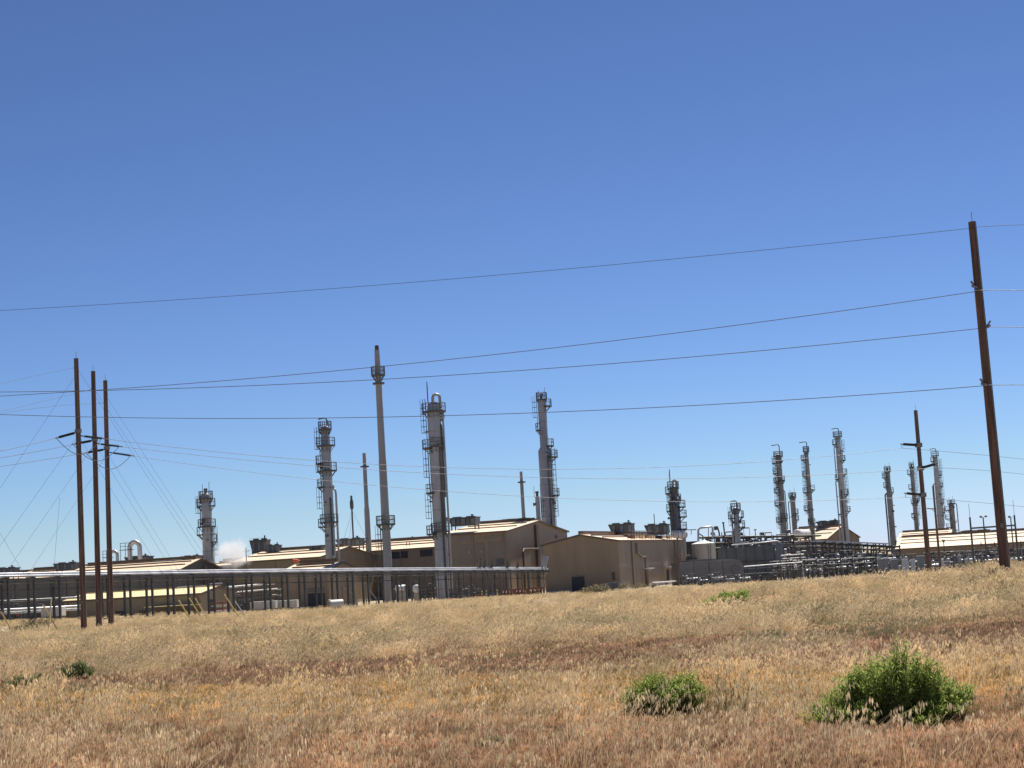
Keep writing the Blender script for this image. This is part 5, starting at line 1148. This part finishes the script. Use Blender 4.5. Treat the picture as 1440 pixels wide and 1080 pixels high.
MB().tube([q(957, 745.5), q(979, 744.8)], .09, 6).build('side_pipe', M['pipe_dull'], o); MB().tube([q(964, 745), q(964, 752)], .06, 5).tube([q(972, 745), q(972, 752)], .06, 5).build('side_support', M['platform'], o)

# cabinets at the right
for i, (px, w_, y0, d, m, lab) in enumerate(((1243, 14, 786, 232, 'cabinet', 'wide slate electrical cabinet at the left end of the cabinet row'), (1259, 9, 787, 236, 'cabinet', 'plain slate cabinet second in the cabinet row'),
        (1274, 8, 786.5, 230, 'cabinet_pale', 'pale blue grey cabinet with bright top'), (1285, 5, 787, 233, 'cabinet_pale', 'narrow pale cabinet beside the insulator pole'), (1296, 9, 782, 238, 'cabinet', 'tall slate cabinet just left of the insulator pole foot'), (1333, 8, 790, 225, 'cabinet', 'dark cabinet right of the thin dark pole'))):
    q = G(px, d, -2.1); q.z = gz(q.x, q.y); W = w_ * d / F; h = zat(px, y0, d) - q.z; r = thing('electrical_cabinet', lab, 'cabinet', q, R(-6), 'electrical cabinets')
    MB().box((0, 0, h / 2), (W, .9, h)).build('body', M[m], r); MB().box((0, 0, h + .04), (W + .14, 1.05, .08)).build('top', M['cabinet_pale'], r)
    MB().box((-W * .24, -.47, h * .5), (W * .44, .05, h * .86)).build('door', M[m], r); MB().box((W * .24, -.47, h * .5), (W * .44, .05, h * .86)).build('door', M[m], r)
# steel gantry of the small substation
A1, A2 = G(1370.5, 215, -1.9), G(1433, 222, -1.9)
o = A1.copy(); o.z = gz(A1.x, A1.y); r = thing('steel_gantry', 'steel substation gantry with two lightning spikes at the right edge', 'gantry', o)
for A, ytop, yrod, pxr in ((A1, 727, 708, 1367), (A2, 724, 703, 1429)):
    zt = zat(pxr + 1, ytop, A.y); zr = zat(pxr, yrod, A.y); MB().tube([(A.x - o.x, A.y - o.y, 0), (A.x - o.x, A.y - o.y, zt - o.z)], .15, 10, r2=.11).build('post', M['steel'], r); MB().tube([(A.x - o.x, A.y - o.y, zt - o.z), (A.x - o.x, A.y - o.y, zr - o.z)], .03, 5).build('lightning_spike', M['hardware'], r)
b1z, b2z = zat(1372, 742.5, 215), zat(1430, 738.5, 222); MB().bar((0, 0, b1z - o.z), (A2.x - o.x, A2.y - o.y, b2z - o.z), .16, .22).build('beam', M['steel'], r)
for px, y0, d, twin, lab in ((1389, 728, 218, True, 'twin headed lamp pole inside the gantry'), (1427.5, 728, 226, False, 'single lamp pole just left of the right gantry post')):
    q = G(px, d, -1.9); q.z = gz(q.x, q.y); h = zat(px - 4, y0, d) - q.z; r = thing('lamp_pole', lab, 'lamp pole', q, group='yard lamp poles')
    MB().tube([(0, 0, 0), (0, 0, h)], .11, 8, r2=.08).build('pole', M['steel'], r); MB().bar((-.32, 0, h), (.32, 0, h + .1), .06).build('arm', M['steel'], r)
    for sx in ((-.32, .34) if twin else (-.2,)): MB().box((sx, -.1, h + .16), (.26, .3, .22)).build('lamp_head', M['cabinet'], r)
for i, px in enumerate((1383, 1402, 1421, 1439)):
    q = G(px, 205, -1.8); q.z = gz(q.x, q.y); h = zat(px, 762, 205) - q.z; r = thing('busbar_post', 'slim grey busbar post in the substation below the gantry beam', 'post', q, group='substation busbar posts')
    MB().tube([(0, 0, 0), (0, 0, h - .6)], .07, 6).build('post', M['cabinet'], r); string(r, (0, 0, h - .6), (0, 0.001, h), .10, 4)
# mushroom vent in front of the very long building
q = at(1327, 763, 300); r = thing('mushroom_vent', 'dark mushroom shaped vent before the very long building', 'vent', (q.x, q.y, gz(q.x, q.y))); h = q.z - gz(q.x, q.y)
MB().lathe([(.08, 0), (.08, h + .2)], n=8).build('stem', M['steel'], r); MB().lathe([(.1, h), (.28, h + .25), (.30, h + .45), (.1, h + .6)], n=12).build('cap', M['trim'], r)

# ------------------------------------------------------------------ things lying on the pad
q = at(472.5, 859, 176); r = thing('concrete_pipe', 'short pale culvert pipe lying on the ground before the rack', 'culvert', (q.x, q.y, gz(q.x, q.y)), R(24))
A = Matrix.Rotation(PI / 2, 3, 'Y'); MB().lathe([(.50, -.75), (.50, .75), (.42, .75), (.42, -.72)], (0, 0, .47), 24, A).build('barrel', M['tank'], r)
MB().lathe([(.56, -.75), (.56, -.6)], (0, 0, .47), 24, A).build('collar', M['concrete'], r)
def trailer(label, px0, px1, y0, y1, d):
    a, b = at(px0, y1, d), at(px1, y1, d); zg = gz(a.x, a.y); r = thing('white_trailer', label, 'trailer', (a.x, a.y, zg), math.atan2(b.y - a.y, b.x - a.x), 'white trailers'); W = (b - a).length; z0 = .45; h = max(1.4, zat(px0, y0, d) - zg)
    MB().box((W / 2, 1.2, (z0 + h) / 2), (W, 2.4, h - z0)).build('box_body', M['tank'], r)
    for k in range(5): MB().box((W * (k + .5) / 5, -.02, (z0 + h) / 2), (.06, .08, h - z0)).build('side_rib', M['cabinet_pale'], r)
    for x in (.7, 1.5, W - 1.4): MB().lathe([(.42, 0), (.42, .25)], (x, .3, .42), 16, Matrix.Rotation(PI / 2, 3, 'X')).build('wheel', M['steel'], r)
trailer('longer white trailer parked behind the rack legs', 352, 388, 847.5, 862, 212)
trailer('shorter white trailer parked beside the longer one behind the rack legs', 391, 418, 847, 861, 214)
trailer('small white box trailer behind the left rack legs', 58, 84, 856, 868, 176)
# red stand and pallets by the sheds
q = at(308, 862, 198); r = thing('red_bin', 'red and pale slatted bin by the gable of the yellow roofed shed', 'bin', (q.x, q.y, gz(q.x, q.y)), TH)
for k in range(4): MB().box((0, 0, .25 + k * .38), (1.7, 1.0, .2)).build('slat', M['red' if k % 2 else 'tank'], r)
for x in (-.8, .8): MB().box((x, -.52, .75), (.12, .12, 1.5)).build('post', M['rust'], r)
# rusty coil frames near the right end of the rack
def coil_frame(label, px, d, wpx, hpx, m='rust'):
    q = G(px, d, 0); q.z = gz(q.x, q.y); W, h = wpx * d / F, hpx * d / F; r = thing('rusty_frame', label, 'steel frame', q, R(-8), 'rusty frames by the rack'); b = MB()
    for x in (-W / 2, W / 2):
        for y in (-.5, .5): b.bar((x, y, 0), (x, y, h), .14)
    for z in (.12, h): b.bar((-W / 2, -.5, z), (W / 2, -.5, z), .16); b.bar((-W / 2, .5, z), (W / 2, .5, z), .16)
    b.bar((-W / 2, -.5, .1), (W / 2, -.5, h), .1); b.build('frame', M[m], r); N = 26
    b = MB(); b.tube([(-W * .4 + W * .8 * i / N, .33 * h * math.cos(i * 1.4), h * .5 + .33 * h * math.sin(i * 1.4)) for i in range(N + 1)], .09, 6); b.build('coil', M['rust'], r)
for i, (px, wp) in enumerate(((713, 17), (732, 17), (753, 22))): coil_frame(['left rusty coil frame under the right end of the rack', 'middle rusty coil frame under the right end of the rack', 'wide rusty coil frame beside the tan front building corner'][i], px, 226 + i * 2, wp, 11)
coil_frame('low rusty frame right of the faded orange drum', 669, 222, 17, 6)
hvessel('faded orange drum lying on the pad under the rack', 641, 846.5, 659, 844.5, 217, 219, .34, 'orange', name='drum', head=.2)
for px, d in ((677, 232), (683, 232), (697, 233), (703, 233), (698.5, 240)):
    q = G(px, d, 0); q.z = gz(q.x, q.y); r = thing('bollard', 'thin yellow bollard behind the rusty frames', 'bollard', q, group='yellow bollards'); MB().lathe([(.085, 0), (.085, 1.15), (.05, 1.22)], n=10).build('post', M['guard'], r); MB().lathe([(.09, .8), (.09, .95)], n=10).build('band', M['steel'], r)
# air conditioners and brush by the front building door
for px, d, w_, h_, lab in ((849, 238, 1.1, 1.0, 'beige box unit against the tan front building'), (862, 236, 1.6, 1.1, 'dark box unit beside the narrow window of the tan front building')):
    q = G(px, d, 0); q.z = gz(q.x, q.y); r = thing('box_unit', lab, 'air conditioner', q, TH, 'box units at the front building'); MB().box((0, 0, h_ / 2 + .1), (w_, .8, h_)).build('casing', M['wall' if w_ < 1.5 else 'cooler'], r); MB().box((0, -.42, h_ / 2 + .1), (w_ * .8, .06, h_ * .7)).build('grille', M['steel'], r); MB().box((0, 0, .05), (w_ + .3, 1.1, .12)).build('pad', M['concrete'], r)
for i, (px, d, n_, lab) in enumerate(((838, 232, 1, 'grey brush left of the beige box unit'), (878, 236, 2, 'dry brush at the corner of the tan front building'), (905, 244, 2, 'pale brush below the door canopies'), (836, 150, 1, 'scrubby weeds at the road edge before the front building'))):
    shrub('dry_brush', lab, px, d, [(-.8 * n_, 0, .7, .7), (0, .2, .8, .9), (.9 * n_, 0, .7, .75)], 60, 700, lm_dry, .25, .07, 40 + i, group='brush along the plant edge')
for i, (px, d, lab) in enumerate(((40, 122, 'low dark brush on the dirt strip at the left edge'), (52, 135, 'pale green brush behind the yellow guards at the left edge'), (1075, 240, 'dry brush before the grey enclosure, left clump'), (1100, 238, 'dry brush before the grey enclosure, right clump'))):
    shrub('dry_brush', lab, px, d, [(-.9, 0, .6, .45), (0, .2, .7, .6), (.9, 0, .6, .5)], 60, 700, lm_dry, .2, .05, 60 + i, group='brush along the plant edge')
# low pale rail by the canopies
a, b = at(917, 819.5, 246), at(954, 817, 262); o = Vector((a.x, a.y, gz(a.x, a.y))); r = thing('pipe_rail', 'low pale pipe rail below the door canopies of the tan front building', 'rail', o)
MB().tube([a - o, b - o], .10, 8).build('pipe', M['white'], r)
for k in range(5): c = a.lerp(b, k / 4); MB().bar(c - o, Vector((c.x, c.y, gz(c.x, c.y))) - o, .08).build('post', M['pipe_dull'], r)
# gravel road strip along the plant
GRAV = mat('pale_gravel_road', (.40, .34, .26), (.52, .46, .37), 1.6, .95, detail=8, bump=.4)
mb = MB(); N = 60; ctr = []
for i in range(N + 1):
    x = -70 + 110 * i / N; y = 236 + (x - 5) * -.30 if x > 5 else 236 + (x - 5) * .85; ctr.append((x, max(y, 120)))
for i, (x, y) in enumerate(ctr):
    x2, y2 = ctr[min(i + 1, N)]; x1, y1 = ctr[max(i - 1, 0)]; t = Vector((x2 - x1, y2 - y1, 0)).normalized(); n_ = Vector((-t.y, t.x, 0))
    for k in range(5): q = Vector((x, y, 0)) + n_ * (k - 2) * 1.1; mb.v.append((q.x, q.y, gz(q.x, q.y) + .02 + .02 * (2 - abs(k - 2))))
for i in range(N):
    for k in range(4): a = i * 5 + k; mb.f.append((a, a + 5, a + 6, a + 1)); mb.sm.append(True)
tag(mb.build('road', GRAV), 'pale gravel track along the front of the plant', 'road', kind='structure')

scene.render.engine = 'CYCLES'
scene.cycles.use_denoising = True
scene.cycles.max_bounces = 6; scene.cycles.transparent_max_bounces = 6; scene.cycles.volume_bounces = 2
scene.cycles.volume_step_rate = 1.0
